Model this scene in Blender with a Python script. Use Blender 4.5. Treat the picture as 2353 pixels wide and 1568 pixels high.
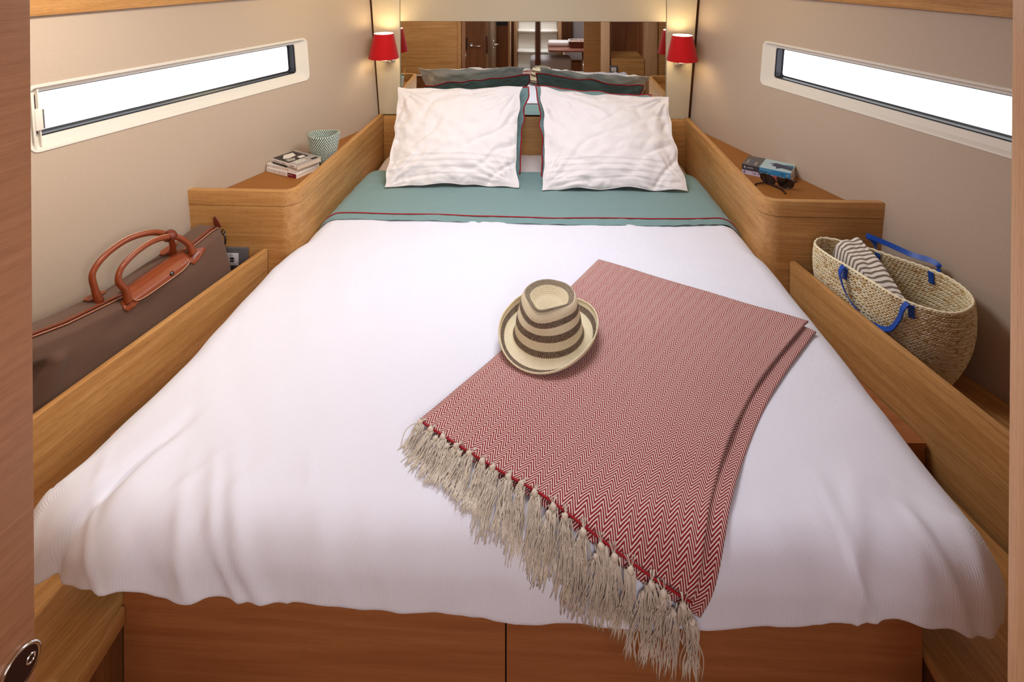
import bpy, bmesh, math, random
from mathutils import Vector, Matrix, noise
from math import sin, cos, pi, radians, sqrt, hypot, exp

# ------------------------------------------------------------------ camera, world, lights, exposure
SC = bpy.context.scene
COL = SC.collection
for o in list(bpy.data.objects):
    bpy.data.objects.remove(o)
YAW, PIT, CZ, FPX = radians(2.6), radians(-0.5), 1.82, 1300.0
cam_data = bpy.data.cameras.new('camera')
cam = bpy.data.objects.new('camera', cam_data)
COL.objects.link(cam)
cam.location = (0, 0, CZ)
cam.rotation_euler = (pi / 2 + PIT, 0, YAW)
cam_data.sensor_fit = 'HORIZONTAL'
cam_data.sensor_width = 36.0
cam_data.lens = 36.0 * FPX / 2353
cam_data.shift_y = -(784 - (-100 + FPX * math.tan(-PIT))) / 2353
cam_data.clip_start = 0.02
SC.camera = cam
SC.view_settings.view_transform = 'Standard'
SC.view_settings.look = 'None'
SC.view_settings.gamma = 1.0
SC.view_settings.use_curve_mapping = False
SC.view_settings.exposure = 0.0

W = bpy.data.worlds.new('world')
SC.world = W
W.use_nodes = True
W.node_tree.nodes['Background'].inputs[0].default_value = (0.93, 0.96, 1.0, 1)
W.node_tree.nodes['Background'].inputs[1].default_value = 3.0

def area(name, loc, rot, sx, sy, power, col, spread=pi):
    d = bpy.data.lights.new(name, 'AREA')
    d.shape = 'RECTANGLE'; d.size = sx; d.size_y = sy
    d.energy = power; d.color = col; d.spread = spread
    o = bpy.data.objects.new(name, d)
    COL.objects.link(o)
    o.location = loc; o.rotation_euler = rot
    return o
area('hatch_daylight', (-0.05, 1.95, 2.0), (0, 0, 0), 0.62, 0.62, 12.0, (0.88, 0.92, 1.0))
def aimed(name, loc, tgt, sx, sy, power, col, spread=pi):
    o = area(name, loc, (0, 0, 0), sx, sy, power, col, spread)
    o.rotation_euler = (Vector(tgt) - Vector(loc)).to_track_quat('-Z', 'Y').to_euler()
aimed('companionway_sun', (0.42, -0.25, 1.86), (-1.5, 1.42, 1.05), 0.25, 0.25, 3.5, (1.0, 0.92, 0.80), radians(95))
aimed('entry_wall_fill', (-0.98, 1.28, 1.97), (-1.50, 1.45, 1.20), 0.12, 0.12, 5.4, (1.0, 0.93, 0.80), radians(150))  # added spot without a fixture, brightens the near left hull wall
aimed('bow_fill_left', (-0.62, 2.45, 1.98), (-1.10, 2.55, 1.35), 0.10, 0.10, 1.7, (1.0, 0.78, 0.36), radians(150))  # added warm spot, widens the yellow glow on the left bow wall
aimed('bow_fill_right', (0.55, 2.45, 1.98), (1.05, 2.50, 1.35), 0.10, 0.10, 1.0, (1.0, 0.78, 0.40), radians(150))  # added warm spot, weaker, for the right bow wall
area('saloon_daylight', (0.1, -1.3, 2.02), (0, 0, 0), 1.1, 1.0, 30, (0.93, 0.95, 1.0))
aimed('doorway_violet_fill', (0.0, -0.25, 1.98), (0, 1.4, 0.6), 0.9, 0.4, 4.0, (0.74, 0.70, 1.0))  # added violet fill, turns the shaded duvet foot lilac

# ------------------------------------------------------------------ materials
def srgb(r, g, b):
    f = lambda c: (c / 255 / 12.92) if c / 255 <= 0.04045 else ((c / 255 + 0.055) / 1.055) ** 2.4
    return (f(r), f(g), f(b), 1)

class N:
    """tiny node builder"""
    def __init__(s, name):
        s.m = bpy.data.materials.new(name); s.m.use_nodes = True
        s.t = s.m.node_tree; s.b = s.t.nodes['Principled BSDF']
    def n(s, typ, ins=None, **kw):
        x = s.t.nodes.new(typ)
        for k, v in kw.items(): setattr(x, k, v)
        for k, v in (ins or {}).items():
            if isinstance(v, bpy.types.NodeSocket): s.t.links.new(v, x.inputs[k])
            else: x.inputs[k].default_value = v
        return x
    def math(s, op, a, b=0.0, c=0.0):
        return s.n('ShaderNodeMath', {0: a, 1: b, 2: c}, operation=op).outputs[0]
    def mix(s, f, a, b):
        x = s.n('ShaderNodeMix', data_type='RGBA')
        for i, v in ((0, f), (6, a), (7, b)):
            if isinstance(v, bpy.types.NodeSocket): s.t.links.new(v, x.inputs[i])
            else: x.inputs[i].default_value = v
        return x.outputs[2]
    def ramp(s, f, p0, p1):
        x = s.n('ShaderNodeMapRange', {0: f, 1: p0, 2: p1}); return x.outputs[0]
    def set(s, **kw):
        for k, v in kw.items():
            k = k.replace('_', ' ')
            if isinstance(v, bpy.types.NodeSocket): s.t.links.new(v, s.b.inputs[k])
            else: s.b.inputs[k].default_value = v
    def bump(s, h, strength=0.3, dist=0.001):
        x = s.n('ShaderNodeBump', {'Strength': strength, 'Distance': dist, 'Height': h})
        s.t.links.new(x.outputs[0], s.b.inputs['Normal'])

def plain(name, col, rough=0.6, metal=0.0, bumpscale=0, bumpstr=0.2, **kw):
    a = N(name); a.set(Base_Color=col, Roughness=rough, Metallic=metal, **kw)
    if bumpscale:
        tc = a.n('ShaderNodeTexCoord').outputs['Object']
        nz = a.n('ShaderNodeTexNoise', {'Vector': tc, 'Scale': bumpscale, 'Detail': 3.0}).outputs[0]
        c2 = tuple(x * 0.9 for x in col[:3]) + (1,)
        a.set(Base_Color=a.mix(a.ramp(nz, 0.35, 0.65), c2, col))
        a.bump(nz, bumpstr, 0.0006)
    return a.m

def wood(name, axis='X', rot=0.0, light=(0.63, 0.335, 0.118, 1), dark=(0.47, 0.22, 0.066, 1), rough=0.42, scale=1.0, k=1.0):
    a = N(name)
    tc = a.n('ShaderNodeTexCoord').outputs['Object']
    mp = a.n('ShaderNodeMapping', {'Vector': tc, 'Rotation': (0, 0, rot)}, vector_type='POINT').outputs[0]
    sc = {'X': (2.2, 150, 150), 'Y': (150, 2.2, 150), 'Z': (150, 150, 2.2)}[axis]
    s1 = tuple(v * scale for v in sc)
    m1 = a.n('ShaderNodeMapping', {'Vector': mp, 'Scale': s1}).outputs[0]
    fine = a.n('ShaderNodeTexNoise', {'Vector': m1, 'Scale': 3.0, 'Detail': 5.0, 'Roughness': 0.6}).outputs[0]
    m2 = a.n('ShaderNodeMapping', {'Vector': mp, 'Scale': tuple(v * (0.16 if v > 10 * scale else 0.5) for v in s1)}).outputs[0]
    broad = a.n('ShaderNodeTexNoise', {'Vector': m2, 'Scale': 2.2, 'Detail': 3.0, 'Distortion': 0.4}).outputs[0]
    m3 = a.n('ShaderNodeMapping', {'Vector': mp, 'Scale': tuple(v * (6.0 if v < 10 * scale else 2.2) for v in s1)}).outputs[0]
    pore = a.n('ShaderNodeTexNoise', {'Vector': m3, 'Scale': 3.0, 'Detail': 2.0}).outputs[0]
    base = a.mix(a.ramp(broad, 0.32, 0.68), light, dark)
    base = a.mix(a.math('MULTIPLY', a.ramp(fine, 0.48, 0.66), 0.50 * k), base, tuple(c * 0.55 for c in dark[:3]) + (1,))
    base = a.mix(a.math('MULTIPLY', a.ramp(pore, 0.58, 0.66), 0.50 * k), base, tuple(c * 0.35 for c in dark[:3]) + (1,))
    a.set(Base_Color=base, Roughness=rough)
    a.b.inputs['Specular IOR Level'].default_value = 0.45
    a.bump(fine, 0.12, 0.0004)
    return a.m

M = {}
M['oak_x'] = wood('oak_grain_x', 'X')
M['oak_left'] = wood('oak_grain_left', 'Y', radians(12.8))
M['oak_right'] = wood('oak_grain_right', 'Y', radians(-12.8))
M['oak_y'] = wood('oak_grain_y', 'Y', radians(1))
M['oak_hl'] = wood('oak_grain_hull_left', 'Y', radians(21.6))
M['oak_hr'] = wood('oak_grain_hull_right', 'Y', radians(-20.1))
M['oak_leaf'] = wood('oak_grain_leaf', 'Y', radians(11), light=(0.36, 0.16, 0.075, 1), dark=(0.29, 0.12, 0.052, 1), scale=1.6, k=0.6)
M['oak_z'] = wood('oak_grain_z', 'Z', light=(0.62, 0.36, 0.19, 1), dark=(0.52, 0.29, 0.14, 1))
M['jamb'] = wood('jamb_lit_oak', 'Z', light=(0.80, 0.50, 0.28, 1), dark=(0.72, 0.42, 0.22, 1), k=0.5)  # oak colour raised to stand in for light reaching the jamb
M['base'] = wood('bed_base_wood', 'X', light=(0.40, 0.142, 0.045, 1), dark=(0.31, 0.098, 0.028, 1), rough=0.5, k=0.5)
M['mahog'] = wood('dark_red_wood', 'Z', light=(0.26, 0.10, 0.035, 1), dark=(0.17, 0.055, 0.018, 1))
M['brownpost'] = wood('post_wood', 'Z', light=(0.15, 0.06, 0.035, 1), dark=(0.10, 0.035, 0.02, 1))
M['leather_top'] = plain('tan_shelf_lining', (0.31, 0.112, 0.016, 1), 0.6, bumpscale=500, bumpstr=0.15)
M['vinyl'] = plain('beige_wall_lining', srgb(194, 174, 155), 0.55, bumpscale=420, bumpstr=0.25)
M['vinyl2'] = plain('cream_column_lining', srgb(216, 200, 170), 0.5, bumpscale=420, bumpstr=0.25)
M['ceil'] = plain('ceiling_lining', srgb(225, 215, 200), 0.7)
M['white_plastic'] = plain('white_window_plastic', srgb(228, 222, 212), 0.3)
M['gasket'] = plain('black_rubber', (0.012, 0.012, 0.018, 1), 0.45)
M['chrome'] = plain('chrome', (0.75, 0.74, 0.72, 1), 0.12, 1.0)
M['steel_dark'] = plain('dark_steel', (0.10, 0.09, 0.09, 1), 0.25, 1.0)
M['mirror'] = plain('mirror_glass', (0.80, 0.82, 0.80, 1), 0.0, 1.0)
M['grey_plastic'] = plain('grey_plastic', srgb(96, 92, 92), 0.4)
M['light_plastic'] = plain('light_grey_plastic', srgb(205, 198, 200), 0.35)
M['black'] = plain('black', (0.01, 0.01, 0.01, 1), 0.4)
M['dark'] = plain('dark_void', (0.03, 0.015, 0.01, 1), 0.8)

def glass():
    a = N('window_glass')
    tr = a.n('ShaderNodeBsdfTransparent', {0: (0.97, 0.98, 1, 1)})
    gl = a.n('ShaderNodeBsdfGlossy', {'Roughness': 0.02})
    fr = a.n('ShaderNodeFresnel', {0: 1.35})
    mx = a.n('ShaderNodeMixShader', {0: fr.outputs[0], 1: tr.outputs[0], 2: gl.outputs[0]})
    a.t.links.new(mx.outputs[0], a.t.nodes['Material Output'].inputs[0])
    return a.m
M['glass'] = glass()

def cloth(name, col, ribs=None, rough=0.85, wr=0.0, thread=900):
    a = N(name)
    tc = a.n('ShaderNodeTexCoord').outputs['Object']
    h = a.n('ShaderNodeTexNoise', {'Vector': tc, 'Scale': float(thread), 'Detail': 2.0}).outputs[0]
    h = a.math('MULTIPLY', h, 0.35)
    if ribs:
        sp = a.n('ShaderNodeSeparateXYZ', {0: a.n('ShaderNodeUVMap').outputs[0]})
        s = a.math('SINE', a.math('MULTIPLY', sp.outputs[0], 2 * pi / ribs))
        h = a.math('ADD', h, a.math('MULTIPLY', s, 0.28))
    if wr:
        n2 = a.n('ShaderNodeTexNoise', {'Vector': tc, 'Scale': 14.0, 'Detail': 5.0, 'Distortion': 1.2}).outputs[0]
        h = a.math('ADD', h, a.math('MULTIPLY', n2, wr))
    a.bump(h, 0.35, 0.0012)
    a.set(Base_Color=col, Roughness=rough)
    a.b.inputs['Sheen Weight'].default_value = 0.15
    a.b.inputs['Specular IOR Level'].default_value = 0.2
    return a.m
M['duvet'] = cloth('ribbed_white_cotton', srgb(230, 229, 240), ribs=0.0046, wr=1.0)
M['cotton'] = cloth('white_cotton', srgb(238, 231, 230), wr=1.5)
M['sheet'] = cloth('pinkish_white_sheet', srgb(232, 216, 212), wr=2.0)
M['teal'] = cloth('teal_cotton', srgb(122, 150, 150), wr=1.2)
M['piping'] = cloth('red_piping', srgb(170, 30, 38))
M['redshade'] = cloth('red_lampshade', srgb(196, 14, 22), rough=0.7)
M['canvas'] = cloth('brown_canvas', srgb(98, 72, 58), rough=0.75, thread=1400)
M['tan'] = plain('tan_leather', srgb(138, 62, 28), 0.34, bumpscale=260, bumpstr=0.2)
M['tan_dark'] = plain('dark_tan_leather', srgb(112, 44, 22), 0.45)
M['stitch'] = plain('cream_stitching', srgb(235, 220, 190), 0.7)
M['tassel'] = plain('cream_yarn', srgb(218, 204, 186), 0.85)
M['redyarn'] = plain('red_yarn', srgb(160, 8, 24), 0.8)
M['blue'] = plain('blue_leather', srgb(8, 74, 176), 0.4, bumpscale=300, bumpstr=0.1)
M['paper'] = plain('paper_pages', srgb(222, 204, 182), 0.8)
M['white_paper'] = plain('white_cover', srgb(240, 235, 232), 0.5)
M['ink'] = plain('ink', srgb(40, 34, 34), 0.6)
M['beigecloth'] = cloth('grey_beige_upholstery', srgb(186, 180, 182))

def herringbone():
    a = N('red_herringbone_weave')
    sp = a.n('ShaderNodeSeparateXYZ', {0: a.n('ShaderNodeUVMap').outputs[0]})
    tc = a.n('ShaderNodeTexCoord').outputs['Object']
    nz = a.n('ShaderNodeTexNoise', {'Vector': tc, 'Scale': 22.0, 'Detail': 2.0}).outputs[0]
    nf = a.n('ShaderNodeTexNoise', {'Vector': tc, 'Scale': 700.0, 'Detail': 1.0}).outputs[0]
    wob = a.math('MULTIPLY', a.math('SUBTRACT', nz, 0.5), 0.005)
    u = a.math('ADD', sp.outputs[0], wob)
    tri = a.math('PINGPONG', u, 0.0142)
    v = a.math('ADD', sp.outputs[1], a.math('MULTIPLY', tri, 1.62))
    v = a.math('ADD', v, a.math('MULTIPLY', a.math('SUBTRACT', nf, 0.5), 0.0012))
    f = a.math('FRACT', a.math('DIVIDE', v, 0.0087))
    pp = a.math('PINGPONG', f, 0.5)
    k = a.ramp(pp, 0.285, 0.318)
    col = a.mix(k, srgb(138, 0, 20), srgb(228, 210, 198))
    # thin brown shadow line between threads
    e = a.math('ABSOLUTE', a.math('SUBTRACT', pp, 0.28))
    col = a.mix(a.math('MULTIPLY', a.math('LESS_THAN', e, 0.035), 0.3), col, srgb(70, 8, 12))
    a.set(Base_Color=col, Roughness=0.85)
    a.b.inputs['Sheen Weight'].default_value = 0.2
    a.bump(a.math('ADD', pp, a.math('MULTIPLY', nf, 0.5)), 0.5, 0.0015)
    return a.m
M['herring'] = herringbone()

def stripes_uv(name, axis, stops, jag=0.0, cream=(0, 0, 0, 1), brown=(0, 0, 0, 1)):
    """brown bands where uv[axis] lies in one of the given intervals"""
    a = N(name)
    sp = a.n('ShaderNodeSeparateXYZ', {0: a.n('ShaderNodeUVMap').outputs[0]})
    tc = a.n('ShaderNodeTexCoord').outputs['Object']
    t = sp.outputs[axis]
    # plaited zig-zag edge
    z1 = a.math('PINGPONG', a.math('MULTIPLY', sp.outputs[1 - axis], 110.0), 0.5)
    t2 = a.math('ADD', t, a.math('MULTIPLY', a.math('SUBTRACT', z1, 0.25), jag))
    fac = None
    for (p, q, w) in stops:
        g = a.math('MULTIPLY', a.math('MULTIPLY', a.math('GREATER_THAN', t2, p), a.math('LESS_THAN', t2, q)), w)
        fac = g if fac is None else a.math('MAXIMUM', fac, g)
    # speckle of the weave
    cu = a.math('MULTIPLY', sp.outputs[1 - axis], 230.0); cv = a.math('MULTIPLY', t, 110.0)
    ck = a.math('MULTIPLY', a.math('SINE', a.math('MULTIPLY', a.math('ADD', cu, cv), pi)), a.math('SINE', a.math('MULTIPLY', a.math('SUBTRACT', cu, cv), pi)))
    wn = a.n('ShaderNodeTexNoise', {'Vector': tc, 'Scale': 380.0, 'Detail': 1.0}).outputs[0]
    spk = a.ramp(a.math('ADD', a.math('MULTIPLY', ck, 0.25), wn), 0.42, 0.62)
    fac = a.math('MULTIPLY', fac, a.math('ADD', 0.72, a.math('MULTIPLY', spk, 0.28)))
    cr = a.mix(a.math('MULTIPLY', spk, 0.35), cream, tuple(c * 0.72 for c in cream[:3]) + (1,))
    a.set(Base_Color=a.mix(fac, cr, brown), Roughness=0.75)
    a.bump(a.math('ADD', ck, wn), 0.6, 0.0012)
    return a.m

# ------------------------------------------------------------------ mesh helpers
def tag(o, label=None, cat=None, group=None, kind=None):
    if label: o['label'] = label
    if cat: o['category'] = cat
    if group: o['group'] = group
    if kind: o['kind'] = kind
    return o

def empty(name, loc, label=None, cat=None, group=None, kind=None):
    o = bpy.data.objects.new(name, None); COL.objects.link(o)
    o.location = loc; o.empty_display_size = 0.05
    o['_o'] = loc
    return tag(o, label, cat, group, kind)

def origin_of(o):
    v = Vector((0, 0, 0))
    while o is not None:
        v += Vector(o.location); o = o.parent
    return v

def link(name, me, mat, parent=None, smooth=False, center=None):
    """mesh is given in world coordinates; origin is moved to the parent's origin or to `center`"""
    o = bpy.data.objects.new(name, me); COL.objects.link(o)
    if parent is not None:
        off = origin_of(parent); o.parent = parent
    else:
        if center is None:
            xs = [v.co for v in me.vertices]
            lo = Vector((min(c.x for c in xs), min(c.y for c in xs), min(c.z for c in xs)))
            hi = Vector((max(c.x for c in xs), max(c.y for c in xs), max(c.z for c in xs)))
            center = Vector(((lo.x + hi.x) / 2, (lo.y + hi.y) / 2, lo.z))
        off = Vector(center); o.location = off
    me.transform(Matrix.Translation(-off))
    mats = mat if isinstance(mat, (list, tuple)) else [mat]
    for m in mats: me.materials.append(m)
    if smooth:
        for p in me.polygons: p.use_smooth = True
    return o

def fin(bm, name, mat, parent=None, smooth=False, bevel=0, center=None, seg=2):
    if bevel:
        bmesh.ops.bevel(bm, geom=[e for e in bm.edges], offset=bevel, segments=seg, affect='EDGES', profile=0.5, clamp_overlap=True)
    bmesh.ops.recalc_face_normals(bm, faces=bm.faces)
    me = bpy.data.meshes.new(name); bm.to_mesh(me); bm.free()
    o = link(name, me, mat, parent, smooth or bevel > 0, center)
    if bevel and not smooth:
        sharp(o)
    return o

def sharp(o, ang=radians(35)):
    me = o.data
    me.set_sharp_from_angle(angle=ang)

def addbox(bm, x0, x1, y0, y1, z0, z1, mat=None):
    vs = [bm.verts.new(p) for p in ((x0, y0, z0), (x1, y0, z0), (x1, y1, z0), (x0, y1, z0), (x0, y0, z1), (x1, y0, z1), (x1, y1, z1), (x0, y1, z1))]
    if mat is not None:
        for v in vs: v.co = mat @ v.co
    for f in ((0, 1, 2, 3), (4, 5, 6, 7), (0, 1, 5, 4), (1, 2, 6, 5), (2, 3, 7, 6), (3, 0, 4, 7)):
        bm.faces.new([vs[i] for i in f])

def box(name, x0, x1, y0, y1, z0, z1, mat, parent=None, bevel=0, M4=None, seg=2):
    bm = bmesh.new(); addbox(bm, x0, x1, y0, y1, z0, z1, M4)
    return fin(bm, name, mat, parent, bevel=bevel, seg=seg)

def prism(name, pts, z0, z1, mat, parent=None, bevel=0, seg=2):
    """vertical prism over an xy polygon"""
    bm = bmesh.new()
    a = [bm.verts.new((p[0], p[1], z0)) for p in pts]; b = [bm.verts.new((p[0], p[1], z1)) for p in pts]
    n = len(pts)
    bm.faces.new(a); bm.faces.new(b)
    for i in range(n): bm.faces.new((a[i], a[(i + 1) % n], b[(i + 1) % n], b[i]))
    return fin(bm, name, mat, parent, bevel=bevel, seg=seg)

def tube(bm, pts, r, sides=8, closed=False, flat=1.0, up=None, cap=True):
    """sweep; r may be a list; flat scales the second axis (straps)"""
    pts = [Vector(p) for p in pts]; n = len(pts)
    rings = []
    prev = None
    for i, p in enumerate(pts):
        if closed: t = pts[(i + 1) % n] - pts[i - 1]
        else: t = pts[min(i + 1, n - 1)] - pts[max(i - 1, 0)]
        if t.length < 1e-9: t = Vector((0, 0, 1))
        t.normalize()
        if up is not None: a = Vector(up) - t * Vector(up).dot(t)
        elif prev is None:
            a = t.orthogonal()
        else: a = prev - t * prev.dot(t)
        if a.length < 1e-6: a = t.orthogonal()
        a.normalize(); prev = a; b = t.cross(a)
        rr = r[i] if isinstance(r, (list, tuple)) else r
        rings.append([bm.verts.new(p + a * cos(2 * pi * k / sides) * rr + b * sin(2 * pi * k / sides) * rr * flat) for k in range(sides)])
    m = n if closed else n - 1
    for i in range(m):
        A, B = rings[i], rings[(i + 1) % n]
        for k in range(sides): bm.faces.new((A[k], A[(k + 1) % sides], B[(k + 1) % sides], B[k]))
    if not closed and cap:
        bm.faces.new(rings[0]); bm.faces.new(rings[-1])

def tubes(name, paths, r, mat, parent=None, sides=8, closed=False, flat=1.0, up=None):
    bm = bmesh.new()
    for p in paths: tube(bm, p, r, sides, closed, flat, up)
    return fin(bm, name, mat, parent, smooth=True)

def lathe(bm, prof, cx=0, cy=0, seg=32, M4=None, close_top=False):
    rings = []
    for r, z in prof:
        rings.append([bm.verts.new((cx + r * cos(2 * pi * k / seg), cy + r * sin(2 * pi * k / seg), z)) for k in range(seg)])
    if M4 is not None:
        for rg in rings:
            for v in rg: v.co = M4 @ v.co
    for A, B in zip(rings, rings[1:]):
        for k in range(seg): bm.faces.new((A[k], A[(k + 1) % seg], B[(k + 1) % seg], B[k]))
    return rings

def grid_mesh(name, f, nu, nv, uvf=None, wrapu=False):
    """f(i/nu, j/nv) -> Vector; returns mesh with UVs"""
    vs = []; uv = []
    cu = nu if wrapu else nu + 1
    for j in range(nv + 1):
        for i in range(cu):
            vs.append(f(i / nu, j / nv))
    faces = []; fu = []
    for j in range(nv):
        for i in range(nu):
            i2 = (i + 1) % cu if wrapu else i + 1
            faces.append((j * cu + i, j * cu + i2, (j + 1) * cu + i2, (j + 1) * cu + i))
            fu += [(i / nu, j / nv), ((i + 1) / nu, j / nv), ((i + 1) / nu, (j + 1) / nv), (i / nu, (j + 1) / nv)]
    me = bpy.data.meshes.new(name); me.from_pydata(vs, [], faces)
    l = me.uv_layers.new(name='UVMap')
    for k, (u, v) in enumerate(fu): l.data[k].uv = uvf(u, v) if uvf else (u, v)
    return me

def lerp(a, b, t): return a + (b - a) * t
def interp(x, tab):
    if x <= tab[0][0]: return tab[0][1]
    for (x0, y0), (x1, y1) in zip(tab, tab[1:]):
        if x <= x1: return y0 + (y1 - y0) * (x - x0) / (x1 - x0)
    return tab[-1][1]
def smooth(t):
    t = max(0.0, min(1.0, t)); return t * t * (3 - 2 * t)
def catmull(pts, n=8, closed=False):
    P = [Vector(p) for p in pts]; out = []
    m = len(P)
    rng = range(m) if closed else range(m - 1)
    for i in rng:
        if closed: a, b, c, d = P[i - 1], P[i], P[(i + 1) % m], P[(i + 2) % m]
        else: a, b, c, d = P[max(i - 1, 0)], P[i], P[i + 1], P[min(i + 2, m - 1)]
        for k in range(n):
            t = k / n
            out.append(0.5 * ((2 * b) + (c - a) * t + (2 * a - 5 * b + 4 * c - d) * t * t + (3 * b - 3 * c + d - a) * t ** 3))
    if not closed: out.append(P[-1])
    return out
def nz(x, y, z=0.0): return noise.noise(Vector((x, y, z)))

# ------------------------------------------------------------------ hull frames
HL = (Vector((-1.3, 2.037, 0.952)), Vector((0.3677, 0.92996, 0)), Vector((-0.075, 0, 1)), Vector((0.92996, -0.3677, 0)))
HR = (Vector((1.22, 2.04, 0.952)), Vector((-0.3434, 0.9392, 0)), Vector((0.075, 0, 1)), Vector((-0.9392, -0.3434, 0)))
def hp(S, s, z, inn=0.0):
    """point on hull wall: s along, z world height, inn metres into the cabin"""
    return S[0] + S[1] * s + S[2] * (z - 0.952) + S[3] * inn

# ------------------------------------------------------------------ STRUCTURE
floor = box('floor', -2.2, 2.2, -3.2, 3.3, -0.05, 0.0, M['oak_y']); tag(floor, kind='structure')
# ceiling with an open roof hatch
def frame_slab(name, x0, x1, y0, y1, hx0, hx1, hy0, hy1, z0, z1, mat):
    bm = bmesh.new()
    addbox(bm, x0, x1, y0, hy0, z0, z1); addbox(bm, x0, x1, hy1, y1, z0, z1)
    addbox(bm, x0, hx0, hy0, hy1, z0, z1); addbox(bm, hx1, x1, hy0, hy1, z0, z1)
    return fin(bm, name, mat)
tag(frame_slab('ceiling', -2.2, 2.2, -3.2, 3.3, -0.37, 0.27, 1.63, 2.27, 2.03, 2.08, M['ceil']), kind='structure')

def rrect(s0, s1, z0, z1, r, n=6):
    pts = []
    for cx, cz, a0 in ((s1 - r, z1 - r, 0), (s0 + r, z1 - r, 90), (s0 + r, z0 + r, 180), (s1 - r, z0 + r, 270)):
        for k in range(n + 1):
            a = radians(a0 + 90 * k / n); pts.append((cx + r * cos(a), cz + r * sin(a)))
    return pts

def hull_wall(name, S, s0, s1, z0, z1, hole):
    bm = bmesh.new()
    outer = [bm.verts.new(hp(S, s, z)) for s, z in ((s0, z0), (s1, z0), (s1, z1), (s0, z1))]
    inner = [bm.verts.new(hp(S, s, z)) for s, z in hole]
    es = [bm.edges.new((outer[i], outer[(i + 1) % 4])) for i in range(4)]
    es += [bm.edges.new((inner[i], inner[(i + 1) % len(inner)])) for i in range(len(inner))]
    bmesh.ops.triangle_fill(bm, use_beauty=True, use_dissolve=False, edges=es)
    # give the lining thickness
    r = bmesh.ops.extrude_face_region(bm, geom=list(bm.faces))
    for v in [g for g in r['geom'] if isinstance(g, bmesh.types.BMVert)]: v.co -= S[3] * 0.05
    return tag(fin(bm, name, M['vinyl']), kind='structure')

def window(name, S, s0, s1, near):
    zo0, zo1 = 1.240, 1.430
    hull_wall('wall_left' if S is HL else 'wall_right', S, -1.40, 1.135, 0.02, 2.06, rrect(s0, s1, zo0, zo1, 0.022))
    prof = [ # (ds0, ds1, dz0, dz1, radius, inward depth)
        (-0.006, -0.006, -0.006, -0.006, 0.027, 0.0005),
        (-0.004, -0.004, -0.004, -0.004, 0.026, 0.004),
        (0.003, 0.003, 0.003, 0.003, 0.022, 0.003),
        (0.006, 0.020, 0.012, 0.004, 0.020, -0.010),
        (0.024, 0.058, 0.036, 0.018, 0.012, -0.014),
        (0.026, 0.060, 0.038, 0.020, 0.011, -0.020)]
    bm = bmesh.new(); loops = []
    for a, b, c, d, r, dep in prof:
        loops.append([bm.verts.new(hp(S, s, z, dep)) for s, z in rrect(s0 + a, s1 - b, zo0 + c, zo1 - d, r)])
    for A, B in zip(loops, loops[1:]):
        n = len(A)
        for i in range(n): bm.faces.new((A[i], A[(i + 1) % n], B[(i + 1) % n], B[i]))
    fr = fin(bm, name, M['white_plastic'], smooth=True); sharp(fr, radians(40)); tag(fr, kind='structure')
    # gasket
    a, b, c, d, r, dep = prof[-1]
    bm = bmesh.new(); loops = []
    for e, dp in ((0.0, -0.016), (0.0, -0.019), (0.003, -0.019), (0.004, -0.05), (0.009, -0.052)):
        loops.append([bm.verts.new(hp(S, s, z, dp)) for s, z in rrect(s0 + a + e, s1 - b - e, zo0 + c + e, zo1 - d - e * 0.6, r)])
    for A, B in zip(loops, loops[1:]):
        n = len(A)
        for i in range(n): bm.faces.new((A[i], A[(i + 1) % n], B[(i + 1) % n], B[i]))
    g = fin(bm, 'window_gasket', M['gasket'], fr)
    bm = bmesh.new()
    q = [bm.verts.new(hp(S, s, z, -0.051)) for s, z in rrect(s0 + a + .006, s1 - b - .006, zo0 + c + .006, zo1 - d - .004, r)]
    bm.faces.new(q); fin(bm, 'pane', M['glass'], fr)
    return fr
w1 = window('window_1', HL, -0.470, 0.642, True)
w2 = window('window_2', HR, -0.470, 0.636, False)
# latch and jamb ribs at the near end of the left window
def hbox(name, S, s0, s1, z0, z1, i0, i1, mat, parent=None, bevel=0):
    bm = bmesh.new()
    vs = [bm.verts.new(hp(S, s, z, i)) for (s, z, i) in ((s0, z0, i0), (s1, z0, i0), (s1, z0, i1), (s0, z0, i1), (s0, z1, i0), (s1, z1, i0), (s1, z1, i1), (s0, z1, i1))]
    for f in ((0, 1, 2, 3), (4, 5, 6, 7), (0, 1, 5, 4), (1, 2, 6, 5), (2, 3, 7, 6), (3, 0, 4, 7)): bm.faces.new([vs[i] for i in f])
    return fin(bm, name, mat, parent, bevel=bevel)
hbox('window_rib', HL, -0.462, -0.456, 1.246, 1.415, -0.012, 0.004, M['white_plastic'], w1, 0.001)
hbox('window_rib', HL, -0.444, -0.440, 1.250, 1.422, -0.014, 0.001, M['white_plastic'], w1, 0.001)
hbox('window_latch', HL, -0.456, -0.436, 1.300, 1.364, -0.010, 0.006, M['white_plastic'], w1, 0.0015)
tag(hbox('window_catch', HL, -0.4365, -0.431, 1.302, 1.360, -0.012, 0.004, M['grey_plastic'], w1, 0.0008), 'grey catch on the window latch')

# wooden cornice along each hull side
tag(hbox('trim_1', HL, -1.4, 1.13, 1.642, 1.80, 0.002, 0.020, M['oak_hl'], None, 0.0015), kind='structure')
tag(hbox('trim_2', HR, -1.4, 1.13, 1.642, 1.80, 0.002, 0.020, M['oak_hr'], None, 0.0015), kind='structure')

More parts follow.
